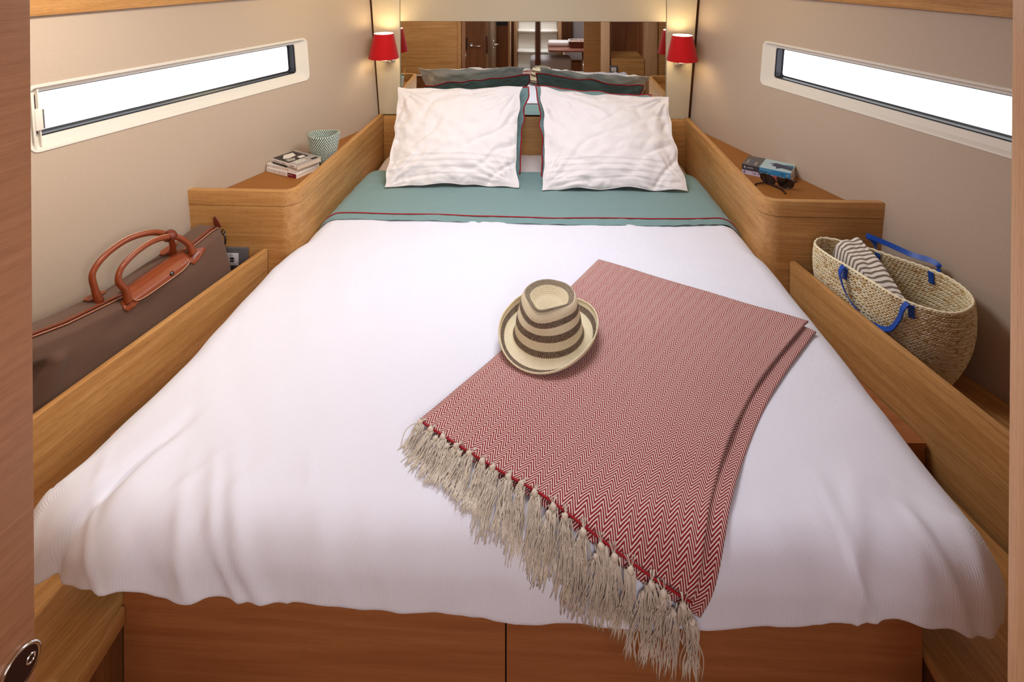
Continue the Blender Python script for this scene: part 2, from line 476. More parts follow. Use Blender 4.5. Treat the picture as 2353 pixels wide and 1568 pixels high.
# bow bulkhead behind the mirror
def quadprism(name, pts_xz, y0, y1, mat, parent=None, bevel=0):
    bm = bmesh.new()
    a = [bm.verts.new((x, y0, z)) for x, z in pts_xz]; b = [bm.verts.new((x, y1, z)) for x, z in pts_xz]
    n = len(pts_xz)
    bm.faces.new(a); bm.faces.new(b)
    for i in range(n): bm.faces.new((a[i], a[(i + 1) % n], b[(i + 1) % n], b[i]))
    return fin(bm, name, mat, parent, bevel=bevel)
wf = quadprism('wall_front', [(-1.1, 0.0), (1.05, 0.0), (1.05, 2.05), (-1.1, 2.05)], 3.125, 3.16, M['mahog']); tag(wf, kind='structure')
quadprism('wall_column', [(-0.874, 0.947), (-0.760, 0.947), (-0.760, 2.03), (-0.949, 2.03)], 3.085, 3.122, M['vinyl2'], wf, 0.003)
quadprism('wall_column', [(0.696, 0.942), (0.812, 0.942), (0.893, 2.03), (0.696, 2.03)], 3.085, 3.122, M['vinyl2'], wf, 0.003)
quadprism('wall_panel', [(-0.757, 1.463), (0.693, 1.467), (0.693, 2.03), (-0.757, 2.03)], 3.085, 3.122, M['vinyl2'], wf, 0.003)
mir = quadprism('wall_mirror', [(-0.758, 0.950), (0.695, 0.950), (0.695, 1.464), (-0.758, 1.461)], 3.100, 3.106, M['mirror'])
tag(mir, 'wide frameless mirror above the wooden headboard, reflecting the saloon', 'mirror')

# headboard
hb = empty('headboard', (-0.03, 3.08, 0.55), 'low horizontal-grained oak headboard under the wide mirror', 'headboard')
box('panel', -0.850, 0.795, 3.078, 3.098, 0.562, 0.9415, M['oak_x'], hb, 0.0015)
# ------------------------------------------------------------------ side lockers with shelf, rail and front
def locker(name, side, label):
    sg = -1 if side == 'L' else 1
    if side == 'L':
        ci, ct = (-0.887, 2.040), (-0.850, 3.076)     # inner corner, bow end of inner face
        xo = -1.315; mat_s = M['oak_y']; S = HL
    else:
        ci, ct = (0.800, 2.040), (0.792, 3.076)
        xo = 1.232; mat_s = M['oak_y']; S = HR
    y0 = 2.038
    lk = empty(name, (ci[0], 2.04, 0.02), label, 'cabinet')
    r = 0.062
    # outline of bed-side face + rounded corner + front face, from bow end to hull
    def path(off, rad):
        p = [(ct[0] + sg * off, ct[1])]
        cx, cy = ci[0] + sg * (rad + off * 0), y0 + rad
        cx = ci[0] + sg * rad; cy = y0 + rad
        for k in range(9):
            a = radians(90 * k / 8)
            rr = rad - off
            p.append((cx - sg * rr * cos(a), cy - rr * sin(a)))
        p.append((xo, y0 + off))
        return p
    def shell(nm, z0, z1, th, mat, par, bev=0.003, out=0.0):
        a = path(-out, r); b = path(th, r)
        bm = bmesh.new()
        n = len(a)
        A0 = [bm.verts.new((x, y, z0)) for x, y in a]; A1 = [bm.verts.new((x, y, z1)) for x, y in a]
        B0 = [bm.verts.new((x, y, z0)) for x, y in b]; B1 = [bm.verts.new((x, y, z1)) for x, y in b]
        for i in range(n - 1):
            bm.faces.new((A0[i], A0[i + 1], A1[i + 1], A1[i])); bm.faces.new((B0[i], B0[i + 1], B1[i + 1], B1[i]))
            bm.faces.new((A1[i], A1[i + 1], B1[i + 1], B1[i])); bm.faces.new((A0[i], A0[i + 1], B0[i + 1], B0[i]))
        for i in (0, n - 1): bm.faces.new((A0[i], A1[i], B1[i], B0[i]))
        bmesh.ops.recalc_face_normals(bm, faces=bm.faces)
        if bev:
            es = [e for e in bm.edges if abs(e.verts[0].co.z - z1) < 1e-6 and abs(e.verts[1].co.z - z1) < 1e-6]
            bmesh.ops.bevel(bm, geom=es, offset=bev, segments=2, affect='EDGES', profile=0.5)
        # front face grain runs in x, side face grain in y: two material slots
        bm.normal_update()
        for f in bm.faces:
            c = f.calc_center_median()
            if c.y < y0 + 0.03 and abs(c.x - ci[0]) > r * 0.6: f.material_index = 0
            else: f.material_index = 1
        me = bpy.data.meshes.new(nm); bm.to_mesh(me); bm.free()
        o = link(nm, me, [M['oak_x'], M['oak_y']], par, True); sharp(o, radians(30)); return o
    shell('rail', 0.898, 0.953, 0.024, None, lk, 0.004)
    shell('body_panel', 0.02, 0.896, 0.020, None, lk, 0.0, -0.001)
    # tan lined shelf
    pts = [(ct[0] + sg * 0.022, 3.07), (ci[0] + sg * 0.022, 2.12), (ci[0] + sg * 0.075, 2.060)]
    a = hp(S, (2.060 - S[0].y) / S[1].y, 0.9, 0.003); b = hp(S, (3.07 - S[0].y) / S[1].y, 0.9, 0.003)
    pts += [(a.x, a.y), (b.x if sg * (b.x - ct[0]) > 0.03 else ct[0] + sg * 0.03, b.y)]
    tag(prism('shelf', pts, 0.880, 0.900, M['leather_top'], lk), 'tan lined shelf')
    return lk
lkL = locker('side_locker', 'L', 'oak side locker left of the pillows, its tan shelf holding the woven pot')
lkR = locker('side_locker', 'R', 'oak side locker right of the pillows, its tan shelf holding the sunglasses')
# sockets
sk = empty('power_socket', (-1.15, 2.035, 0.70), 'grey plate with power and double charging sockets behind the brown bag', 'socket')
box('plate', -1.236, -1.066, 2.026, 2.037, 0.661, 0.746, M['grey_plastic'], sk, 0.003)
box('socket_face', -1.192, -1.146, 2.0225, 2.027, 0.682, 0.727, M['light_plastic'], sk, 0.0008)
box('socket_face', -1.145, -1.100, 2.0225, 2.027, 0.682, 0.727, M['light_plastic'], sk, 0.0008)
def ydisc(name, x, y, z, prof, mat, par, seg=28):
    bm = bmesh.new()
    R = Matrix.Translation((x, y, z)) @ Matrix.Rotation(pi / 2, 4, 'X')
    rg = lathe(bm, prof, 0, 0, seg, R); bm.faces.new(rg[-1])
    return fin(bm, name, mat, par, smooth=True)
ydisc('socket_well', -1.169, 2.0226, 0.7045, [(0.0205, 0.0008), (0.0190, 0.0010), (0.0175, -0.0010), (0.0165, -0.0015), (0.001, -0.0018)], M['light_plastic'], sk)
tag(ydisc('socket_pin', -1.171, 2.020, 0.716, [(0.003, -0.002), (0.003, 0.003), (0.0005, 0.004)], M['chrome'], sk, 12), 'chrome earth pin')
ydisc('charger_ring', -1.1225, 2.0222, 0.7045, [(0.0195, 0.0), (0.0185, 0.0012), (0.0165, 0.0002), (0.014, 0.0002), (0.013, 0.0016), (0.011, 0.0018), (0.0105, 0.0006), (0.001, 0.0006)], M['light_plastic'], sk)
for dz in (-0.0045, 0.0045):
    tag(box('charger_port', -1.1295, -1.1155, 2.0195, 2.0220, 0.7045 + dz - 0.0024, 0.7045 + dz + 0.0024, M['black'], sk), 'black charging port')

# ------------------------------------------------------------------ long boards beside the bed
def board(name, pts, label, mat, z0=0.40, z1=0.743, th=0.019, sg=-1):
    a, b = Vector(pts[0] + (0,)), Vector(pts[1] + (0,))
    d = (b - a).normalized(); n = Vector((d.y, -d.x, 0))
    if n.x * sg < 0: n = -n
    o = prism(name, [tuple(a.xy), tuple(b.xy), tuple((b + n * th).xy), tuple((a + n * th).xy)], z0, z1, mat, None, 0.0018)
    return tag(o, label, 'board')
board('lee_board', ((-0.9940, 2.033), (-1.275, 0.795)), 'long oak board beside the bed holding in the brown bag', M['oak_left'], sg=-1)
board('lee_board', ((0.8905, 2.033), (1.171, 0.795)), 'long oak board beside the bed holding in the straw tote', M['oak_right'], sg=1)
# compartment floors, behind the boards
def xb(sg, y): return (-0.9935 - 0.019 - (2.036 - y) * 0.2268) if sg < 0 else (0.890 + 0.019 + (2.036 - y) * 0.2264)
for sg, S, lab in ((-1, HL, 'oak floor of the storage bin under the brown bag'), (1, HR, 'oak floor of the storage bin under the straw tote')):
    y1, y0 = 2.035, 0.80
    p = [(xb(sg, y0) + sg * .002, y0), (xb(sg, y1) + sg * .002, y1)]
    for y in (y1, y0):
        q = hp(S, (y - S[0].y) / S[1].y, 0.56, 0.003); p.append((q.x, q.y))
    tag(prism('bin_floor', p, 0.535, 0.556, M['oak_hl'] if sg < 0 else M['oak_hr']), lab, 'panel')

# ------------------------------------------------------------------ bed base
bb = empty('bed_base', (-0.05, 1.1, 0.0), 'reddish wooden bed base whose two front panels meet below the throw', 'bed base')
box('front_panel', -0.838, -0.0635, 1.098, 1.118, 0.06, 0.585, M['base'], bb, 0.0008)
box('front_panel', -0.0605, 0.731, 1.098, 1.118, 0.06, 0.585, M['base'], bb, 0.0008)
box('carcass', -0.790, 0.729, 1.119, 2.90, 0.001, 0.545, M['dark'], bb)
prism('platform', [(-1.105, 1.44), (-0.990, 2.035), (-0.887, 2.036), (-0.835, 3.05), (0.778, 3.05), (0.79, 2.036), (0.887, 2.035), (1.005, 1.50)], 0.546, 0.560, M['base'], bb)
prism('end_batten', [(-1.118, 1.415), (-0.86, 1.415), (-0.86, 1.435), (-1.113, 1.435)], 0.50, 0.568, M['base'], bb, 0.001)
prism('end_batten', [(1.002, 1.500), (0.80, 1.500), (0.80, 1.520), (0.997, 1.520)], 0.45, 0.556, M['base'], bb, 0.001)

# steps / seats either side of the entrance
sl = empty('side_step', (-1.0, 1.0, 0.0), 'pale oak step with rounded nosing left of the bed base', 'step')
prism('step_top', [(-0.842, 1.40), (-0.842, 0.78), (-1.262, 0.78), (-1.128, 1.40)], 0.487, 0.5085, M['oak_left'], sl, 0.004)
tag(box('nosing', -0.853, -0.832, 0.78, 1.096, 0.470, 0.5078, M['oak_y'], sl, 0.004), 'reddish nosing strip')
box('riser', -0.862, -0.848, 0.78, 1.40, 0.002, 0.474, M['mahog'], sl)
sr = empty('side_step', (0.95, 1.0, 0.0), 'dark oak step right of the bed base, under the duvet corner', 'step')
prism('step_top', [(0.737, 1.45), (0.737, 0.78), (1.16, 0.78), (1.007, 1.45)], 0.472, 0.4945, M['oak_right'], sr, 0.004)
box('riser', 0.744, 0.758, 0.78, 1.45, 0.002, 0.471, M['mahog'], sr)

# ------------------------------------------------------------------ mattress, duvet, sheet
Yf, RR = 1.08, 0.08
LO = [(1.0, -1.005), (1.2, -0.975), (1.45, -0.945), (1.9, -0.932), (2.02, -0.908), (2.07, -0.886), (2.24, -0.874), (2.4, -0.868), (3.08, -0.843)]
RO = [(1.0, 0.850), (1.25, 0.838), (1.65, 0.832), (2.0, 0.815), (2.05, 0.799), (2.35, 0.790), (3.08, 0.780)]
def bedL(y): return interp(y, LO) + RR
def bedR(y): return interp(y, RO) - RR
def bedz(x, y):
    return 0.768 + 0.006 * (1 - (x / 0.9) ** 2) - 0.012 * smooth((y - 2.2) / 0.8)
def S(a, b, off=0.0, maxd=9.0, concentric=False):
    """unfolded bed surface: a across (x), b along (world y), overhang wraps down"""
    yc = max(b, Yf); L, Rr = bedL(yc), bedR(yc)
    ac = min(max(a, L), Rr)
    da, db = a - ac, b - yc
    if concentric:
        d = max(abs(da), abs(db)); h = hypot(da, db)
    else:
        d = h = hypot(da, db)
    z0 = bedz(ac, yc)
    if d < 1e-9: return Vector((ac, yc, z0 + off)), Vector((0, 0, 1))
    n = Vector((da / h, db / h, 0)); d = min(d, maxd)
    if d < RR * pi / 2:
        t = d / RR; o, dr = RR * sin(t), RR * (1 - cos(t)); nn = n * sin(t) + Vector((0, 0, cos(t)))
    else:
        o, dr = RR, RR + d - RR * pi / 2; nn = n.copy()
    return Vector((ac, yc, z0)) + n * o - Vector((0, 0, dr)) + nn * off, nn

mt = empty('mattress', (-0.05, 2.0, 0.562), 'thick mattress in a pinkish white fitted sheet, bare only around the pillows', 'mattress')
def mat_pt(u, v):
    # sheet covered mattress, head part
    y = lerp(1.10, 3.074, v)
    L, R = bedL(y) - RR + 0.012, bedR(y) + RR - 0.008
    s = u * 2 - 1
    x = lerp(L, R, u)
    z = 0.752 - 0.055 * abs(s) ** 14
    w = 0.006 * nz(x * 9, y * 9, 3) + 0.004 * abs(nz(x * 22, y * 13, 7))
    w *= smooth((y - 2.2) / 0.3)
    if y > 2.7:
        w += 0.035 * exp(-((x + 0.80) / 0.035) ** 2 - ((y - 2.98) / 0.10) ** 2) + 0.012 * exp(-((x - 0.70) / 0.06) ** 2 - ((y - 2.9) / 0.15) ** 2)
    if y < 1.5: z -= 0.03
    return (x, y, z - 0.012 + w)
me = grid_mesh('fitted_sheet', mat_pt, 90, 110)
bm = bmesh.new(); bm.from_mesh(me); bpy.data.meshes.remove(me)
r = bmesh.ops.extrude_edge_only(bm, edges=[e for e in bm.edges if e.is_boundary])
for v in [g for g in r['geom'] if isinstance(g, bmesh.types.BMVert)]: v.co.z = 0.565
fin(bm, 'fitted_sheet', M['sheet'], mt, smooth=True)

ridges = []
rnd = random.Random(5)
for k in range(34):
    ridges.append((lerp(-0.98, 0.9, rnd.random()), rnd.uniform(-0.6, 0.6), rnd.uniform(0.010, 0.026), rnd.uniform(0.3, 1.0)))
def duvet_dm(nx, x):
    zb = interp(x, [(-0.95, 0.655), (-0.80, 0.668), (-0.70, 0.645), (-0.45, 0.642), (0.0, 0.628), (0.3, 0.630), (0.62, 0.664), (0.75, 0.650), (0.85, 0.665)])
    front = 0.774 - RR - zb + RR * pi / 2
    return lerp(front, 0.20, smooth((abs(nx) - 0.5) / 0.5))
NU, NV, SD, FD = 260, 250, 0.22, 0.22
def duvet_pt(u, v):
    # u: 0..1 across, v: 0..1 from fold to foot
    nside, nfoot = 0.11, 0.17
    b = lerp(2.235, Yf, v / (1 - nfoot)) if v < 1 - nfoot else Yf - (v - 1 + nfoot) / nfoot
    yc = max(b, Yf); L, R = bedL(yc), bedR(yc)
    tb = max(0.0, Yf - b)
    if u < nside: ta, ac, sg = (nside - u) / nside, L, -1
    elif u > 1 - nside: ta, ac, sg = (u - 1 + nside) / nside, R, 1
    else: ta, ac, sg = 0.0, lerp(L, R, (u - nside) / (1 - 2 * nside)), 0
    t = max(ta, tb)
    h = hypot(ta, tb)
    nx, ny = (sg * ta / h, -tb / h) if h > 0 else (0, -1)
    xx = ac + nx * 0.08
    dm = duvet_dm(nx, xx)
    d = t * 1.25 * dm
    under = max(0.0, d - dm); d = min(d, dm)
    z0 = bedz(ac, yc)
    n = Vector((nx, ny, 0))
    if h == 0: p, nn = Vector((ac, yc, z0)), Vector((0, 0, 1))
    elif d < RR * pi / 2:
        a = d / RR; p = Vector((ac, yc, z0 - RR * (1 - cos(a)))) + n * RR * sin(a); nn = n * sin(a) + Vector((0, 0, cos(a)))
    else: p = Vector((ac, yc, z0 - RR - d + RR * pi / 2)) + n * RR; nn = n.copy()
    # wrinkles
    X, Y = p.x, yc - (d if tb > 0 else 0)
    w = 0.005 * nz(X * 3.2, Y * 3.0, 1.3) + 0.0028 * nz(X * 8 + Y * 3, Y * 6, 4.2)
    k = smooth((Yf + 0.14 - Y) / 0.16)
    if k > 0:
        for (rx, sl_, wd, am) in ridges:
            q = (X - rx - sl_ * (Yf - Y)) / wd
            if abs(q) < 3: w += 0.0075 * am * k * exp(-q * q) * (1.1 if X < -0.45 else (0.9 if X > 0.55 else 0.22))
        w += 0.006 * k * nz(X * 16, Y * 4, 2.2)
    # long soft creases over the upper left part and near the throw
    w += 0.004 * smooth((-0.2 - X) / 0.5) * abs(nz(X * 7 + Y * 4.5, Y * 2 - X, 9.1)) + 0.0025 * nz(X * 5 - Y * 9, Y * 4, 6.1)
    if X < -0.7 and Y < 1.35:   # big fold at the left corner
        q = (X + 0.845 + 0.35 * (Yf + 0.02 - Y)) / 0.018
        w -= 0.022 * exp(-q * q) * smooth((1.30 - Y) / 0.15)
        q = (X + 0.80) / 0.03; w += 0.008 * exp(-q * q) * smooth((1.28 - Y) / 0.15)
    if X > 0.6 and Y < 1.2:
        q = (X - 0.70 - 0.25 * (Yf - Y)) / 0.012; w += 0.010 * exp(-q * q) * smooth((1.14 - Y) / 0.1)
        q = (X - 0.775) / 0.014; w += 0.008 * exp(-q * q) * smooth((1.10 - Y) / 0.1)
    if v < 0.03: w += 0.004 * (0.03 - v) / 0.03 * nz(X * 25, 0, 1)
    p = p + nn * w
    if under > 0: p = p - n * under * 0.9 - Vector((0, 0, under * 0.25 - 0.004 * nz(X * 30, 5, 5)))
    else: p.z += 0.0
    p.z += 0.006 * t * nz(X * 9, 3.3, 1.1) if tb > 0.7 else 0
    return p
me = grid_mesh('duvet', duvet_pt, NU, NV, uvf=lambda u, v: (u * 2.2, v * 1.6))
duv = link('duvet', me, M['duvet'], None, True)
tag(duv, 'white ribbed duvet spread over the whole double bed, hanging over its foot', 'duvet')

# teal fold of the top sheet with red piping
ts = empty('top_sheet', (-0.04, 2.45, 0.77), 'teal folded-down top sheet edged with thin red piping, below the pillows', 'sheet')
def teal_pt(u, v):
    y = lerp(2.205 + 0.008 * sin(u * 9) + 0.030 * smooth((u - 0.75) / 0.25), 2.74 + 0.03 * u + 0.01 * nz(u * 8, 1), v)
    L, R = bedL(y) - RR - 0.004, bedR(y) + RR + 0.004
    a = lerp(L - 0.10, R + 0.10, u)
    p, n = S(a, y, 0.010)
    w = 0.003 * nz(p.x * 6, y * 18, 4) + 0.002 * nz(p.x * 20, y * 30, 8)
    hem = y - 2.245 - 0.008 * sin(u * 9) - 0.030 * smooth((u - 0.75) / 0.25)
    w -= 0.003 * exp(-(hem / 0.006) ** 2)
    if hem < 0: w += 0.0035 * nz(p.x * 26, y * 8, 1)
    edge = min(v, 1 - v)
    if edge < 0.02: w -= 0.007
    p = p + n * w
    return p
link('sheet_fold', grid_mesh('sheet_fold', teal_pt, 200, 60), M['teal'], ts, True)
pp = []
for i in range(121):
    u = 0.02 + 0.96 * i / 120
    y = 2.245 + 0.008 * sin(u * 9) + 0.030 * smooth((u - 0.75) / 0.25)
    L, R = bedL(y) - RR - 0.004, bedR(y) + RR + 0.004
    p, n = S(lerp(L - 0.10, R + 0.10, u), y, 0.0105); pp.append(p + n * (0.003 * nz(p.x * 6, y * 18, 4)))
tag(tubes('piping', [pp], 0.0022, M['piping'], ts, 6), 'thin red piping')

# ------------------------------------------------------------------ pillows
def pillow(name, bl, br, tl, tr, H, mat, label, group, seed, pleats=False, piping=False, back=0.7, ears=0.05):
    bl, br, tl, tr = map(Vector, (bl, br, tl, tr))
    nrm = ((br - bl).cross(tl - bl)).normalized()
    if nrm.y > 0: nrm = -nrm
    e = empty(name, tuple((bl + br) / 2), label, 'pillow', group)
    def base(s, t):
        # pulled-in sides, corners stay out
        s2 = s * (1 - ears * (1 - abs(t) ** 2.2)); t2 = t * (1 - ears * (1 - abs(s) ** 2.2))
        u, v = (s2 + 1) / 2, (t2 + 1) / 2
        p = bl * (1 - u) * (1 - v) + br * u * (1 - v) + tl * (1 - u) * v + tr * u * v
        m = smooth(max(abs(s), abs(t)) * 3 - 2)
        up = (tl - bl).normalized(); rt = (br - bl).normalized()
        p += (up * nz(s * 2.6 + seed, t * 2.0, 1.0) * 0.016 + rt * nz(s * 2.0, t * 3.4 + seed, 5.0) * 0.014 + nrm * nz(s * 3.0 + 3, t * 3.0 + seed, 8.0) * 0.020) * m
        return p
    def hh(s, t):
        return max(0.0, (1 - abs(s) ** 2.3)) ** 0.62 * max(0.0, (1 - abs(t) ** 2.3)) ** 0.62
    def wr(s, t, k):
        r = abs(nz(s * 2.4 + seed + t * 1.3, t * 3.1 - s, seed)) * 0.010 + 0.012 * max(0, 0.22 - abs(nz(s * 2.2 - t * 1.9 + seed, t * 1.1 + s * 0.8, seed + 4))) / 0.22 * (0.5 + abs(s)) * 0.7
        c = 0.0
        for cs, ct in ((-1, 1), (1, 1), (-1, -1), (1, -1)):
            dx, dy = s - cs, t - ct; d = hypot(dx, dy)
            an = math.atan2(dy, dx)
            c += 0.017 * nz(an * 7 + seed, d * 1.2, cs * 3 + ct) * exp(-(d / 0.8) ** 2)
        rim = (0.006 * nz(s * 13 + seed, t * 13, 2.2)) * smooth(max(abs(s), abs(t)) * 4 - 2.8)
        return c + rim - r * 1.1 + 0.005 * nz(s * 7, t * 7 + seed, k)
    def front(u, v):
        s, t = u * 2 - 1, v * 2 - 1
        q = hh(s, t)
        d = H * q + wr(s, t, 1) * min(1, q * 3.5)
        if pleats:
            for pt in (-0.83, -0.71, -0.60, -0.49):
                yy = (t - pt + 0.03 * s * s) / 0.008
                if -6 < yy < 6: d += 0.0026 * math.tanh(yy) * exp(-(yy / 4) ** 2) * min(1, q * 4)
        return base(s, t) + nrm * max(d, -0.004)
    def backf(u, v):
        s, t = 1 - u * 2, v * 2 - 1
        q = hh(s, t)
        return base(s, t) - nrm * (H * back * q + wr(s, t, 5) * min(1, q * 3.5))
    fr = grid_mesh('pillowcase', front, 96, 110)
    bk = grid_mesh('b', backf, 40, 40)
    bm = bmesh.new(); bm.from_mesh(fr); bm.from_mesh(bk)
    bpy.data.meshes.remove(fr); bpy.data.meshes.remove(bk)
    me = bpy.data.meshes.new('pillowcase'); bm.to_mesh(me); bm.free()
    link('pillowcase', me, mat, e, True)
    # hem / piping along the outline
    loop = []
    for i in range(40): loop.append(base(-1 + 2 * i / 40, -1))
    for i in range(40): loop.append(base(1, -1 + 2 * i / 40))
    for i in range(40): loop.append(base(1 - 2 * i / 40, 1))
    for i in range(40): loop.append(base(-1, 1 - 2 * i / 40))
    if piping: tag(tubes('piping', [loop], 0.0035, M['piping'], e, 6, closed=True), 'red piping')
    else: tubes('hem', [loop], 0.0015, mat, e, 6, closed=True)
    return e
pillow('pillow', (-0.692, 2.500, 0.785), (-0.090, 2.525, 0.785), (-0.712, 2.86, 1.150), (-0.078, 2.85, 1.166), 0.060, M['cotton'],
       'plump white pillow on the left of the bed, with pleated lower edge', 'white pillows', 1.7, pleats=True)
pillow('pillow', (0.022, 2.500, 0.785), (0.662, 2.515, 0.785), (0.012, 2.85, 1.160), (0.652, 2.86, 1.112), 0.062, M['cotton'],
       'plump white pillow on the right of the bed, with pleated lower edge', 'white pillows', 6.1, pleats=True)
pillow('pillow', (-0.64, 2.70, 0.775), (-0.082, 2.70, 0.775), (-0.64, 3.00, 1.085), (-0.042, 2.945, 1.145), 0.048, M['teal'],
       'teal pillow with red piping behind the left white pillow', 'teal pillows', 2.9, piping=True, back=0.5)
pillow('pillow', (0.018, 2.66, 0.775), (0.60, 2.70, 0.775), (-0.012, 2.945, 1.150), (0.60, 3.00, 1.090), 0.048, M['teal'],
       'teal pillow with red piping behind the right white pillow', 'teal pillows', 8.3, piping=True, back=0.5)

# ------------------------------------------------------------------ throw blanket
# corners in unfolded bed coordinates (a, b): A far, B far right, C near left, D near right
def throw_map(A, B, C, D, u, v, bu=0.0, bv=0.0, bl=0.0):
    p = [A[i] * (1 - u) * (1 - v) + B[i] * u * (1 - v) + C[i] * (1 - u) * v + D[i] * u * v for i in (0, 1)]
    p[0] += bv * sin(pi * v) * u + bl * sin(pi * v) * (1 - u); p[1] += bu * sin(pi * u) * v
    return p
def Sh(a, b, off):
    """bed surface without tuck-under (for things hanging off the foot)"""
    return S(a, b, off)
TH_A, TH_B, TH_C, TH_D = (0.207, 1.925), (0.765, 1.632), (-0.262, 1.238), (0.268, 0.962)
tb = empty('throw_blanket', (0.25, 1.45, 0.78), 'red and cream herringbone throw with knotted cream tassels, folded on the duvet', 'blanket')
def throw_pt(ABCD, off, ripple, bv, bl, bu):
    def f(u, v):
        a, b = throw_map(*ABCD, u, v, bu=bu, bv=bv, bl=bl)
        p, n = Sh(a, b, 0)
        w = 0.0035 * nz(a * 7, b * 7, off * 100) + ripple * smooth((u - 0.72) / 0.28) * nz(v * 7 + 1, u * 3, 2.0)
        w += 0.004 * smooth((v - 0.75) / 0.25) * nz(u * 9, v * 3, 7.7)
        return p + n * (off + max(w, -0.004))
    return f
uv_scale = lambda u, v: (u * 0.64, v * 0.80)
LOW = ((0.222, 1.905), (0.775, 1.605), (-0.225, 1.208), (0.284, 0.925))
def solid(me, th):
    bm = bmesh.new(); bm.from_mesh(me); bpy.data.meshes.remove(me)
    bm.normal_update()
    r = bmesh.ops.extrude_edge_only(bm, edges=[e for e in bm.edges if e.is_boundary])
    for g in r['geom']:
        if isinstance(g, bmesh.types.BMVert):
            p = g.co; n = Vector((0, -1, 0)) if p.y < 1.03 else Vector((0, 0, 1)); g.co = p - n * th
    m2 = bpy.data.meshes.new('cloth'); bm.to_mesh(m2); bm.free(); return m2
me = grid_mesh('upper_layer', throw_pt((TH_A, TH_B, TH_C, TH_D), 0.0165, 0.004, -0.054, 0.012, -0.02), 130, 150, uvf=uv_scale)
link('upper_layer', solid(me, 0.006), M['herring'], tb, True)
me = grid_mesh('lower_layer', throw_pt(LOW, 0.0075, 0.002, -0.048, 0.0, -0.01), 130, 150, uvf=lambda u, v: (u * 0.64 + 0.009, v * 0.80 + 0.004))
link('lower_layer', solid(me, 0.004), M['herring'], tb, True)
# rolled rim where the cloth folds back along the right hand side
def tassel_row(ABCD, off, bu, n, seed, L0, L1, lab):
    rn = random.Random(seed)
    for i in range(n):
        u = (i + 0.35 + rn.uniform(-0.12, 0.12)) / n
        a, b = throw_map(*ABCD, u, 1.0, bu=bu)
        # outward direction in the unfolded plane: down the bed, leaning left at the far end
        L = lerp(L0, L1, u) * rn.uniform(0.88, 1.12)
        lean = lerp(-0.42, -0.02, smooth(u * 1.3)) + rn.uniform(-0.12, 0.12)
        dirv = Vector((lean, -1)).normalized()
        bm = bmesh.new()
        kp, kn = Sh(a + dirv.x * 0.010, b + dirv.y * 0.010, off + 0.004)
        # knot: lumpy ball
        kb = bmesh.new()
        bmesh.ops.create_icosphere(kb, subdivisions=2, radius=0.0064)
        rot = rn.random() * 6
        for v in kb.verts:
            v.co = v.co * (1 + 0.18 * sin(v.co.z * 900 + rot + v.co.x * 500)) + kp
        mm = bpy.data.meshes.new('k'); kb.to_mesh(mm); kb.free(); bm.from_mesh(mm); bpy.data.meshes.remove(mm)
        # short frayed threads going up into the cloth
        for k in range(5):
            sx = rn.uniform(-0.009, 0.009)
            pts = []
            for q in range(4):
                t = q / 3
                p, nn = Sh(a + sx * (1 - t) * 1.2 - dirv.x * 0.004 * (1 - t), b + (1 - t) * 0.006 + dirv.y * 0.008 * t, off + 0.003 + 0.003 * sin(pi * t))
                pts.append(p)
            tube(bm, pts, 0.0008, 3)
        ns = 26
        for k in range(ns):
            an = rn.uniform(-1, 1); sp = an * rn.uniform(0.008, 0.016)
            lk = L * rn.uniform(0.80, 1.05)
            lift = rn.uniform(0.0, 0.010)
            ph, cu = rn.uniform(0, 6.28), rn.uniform(0.0, 0.0085)
            pts = []
            for q in range(9):
                t = q / 8
                s = 0.010 + lk * t
                side = an * 0.004 + sp * sqrt(t) * (1 + 0.2 * t) + cu * sin(ph + t * 5)
                aa = a + dirv.x * s - dirv.y * side; bb_ = b + dirv.y * s + dirv.x * side
                hh_ = off * (1 - smooth(t * 1.6)) + 0.0025 + lift * sin(pi * min(1, t * 1.3)) * 0.8
                p, nn = Sh(aa, bb_, hh_)
                pts.append(p)
            tube(bm, pts, [0.0011] * 8 + [0.0007], 3)
        fin(bm, 'tassel', M['tassel'], tb, smooth=True)
tassel_row(LOW, 0.0085, -0.01, 19, 11, 0.072, 0.135, 'lower')
tassel_row((TH_A, TH_B, TH_C, TH_D), 0.0175, -0.02, 19, 4, 0.066, 0.112, 'upper')
# red selvedge along the tassel edge
sp_ = []
for i in range(60):
    a, b = throw_map(TH_A, TH_B, TH_C, TH_D, i / 59, 1.0, bu=-0.02); p, n = Sh(a, b - 0.002, 0.0165); sp_.append(p)
tag(tubes('selvedge', [sp_], 0.0022, M['redyarn'], tb, 6), 'plain red selvedge')

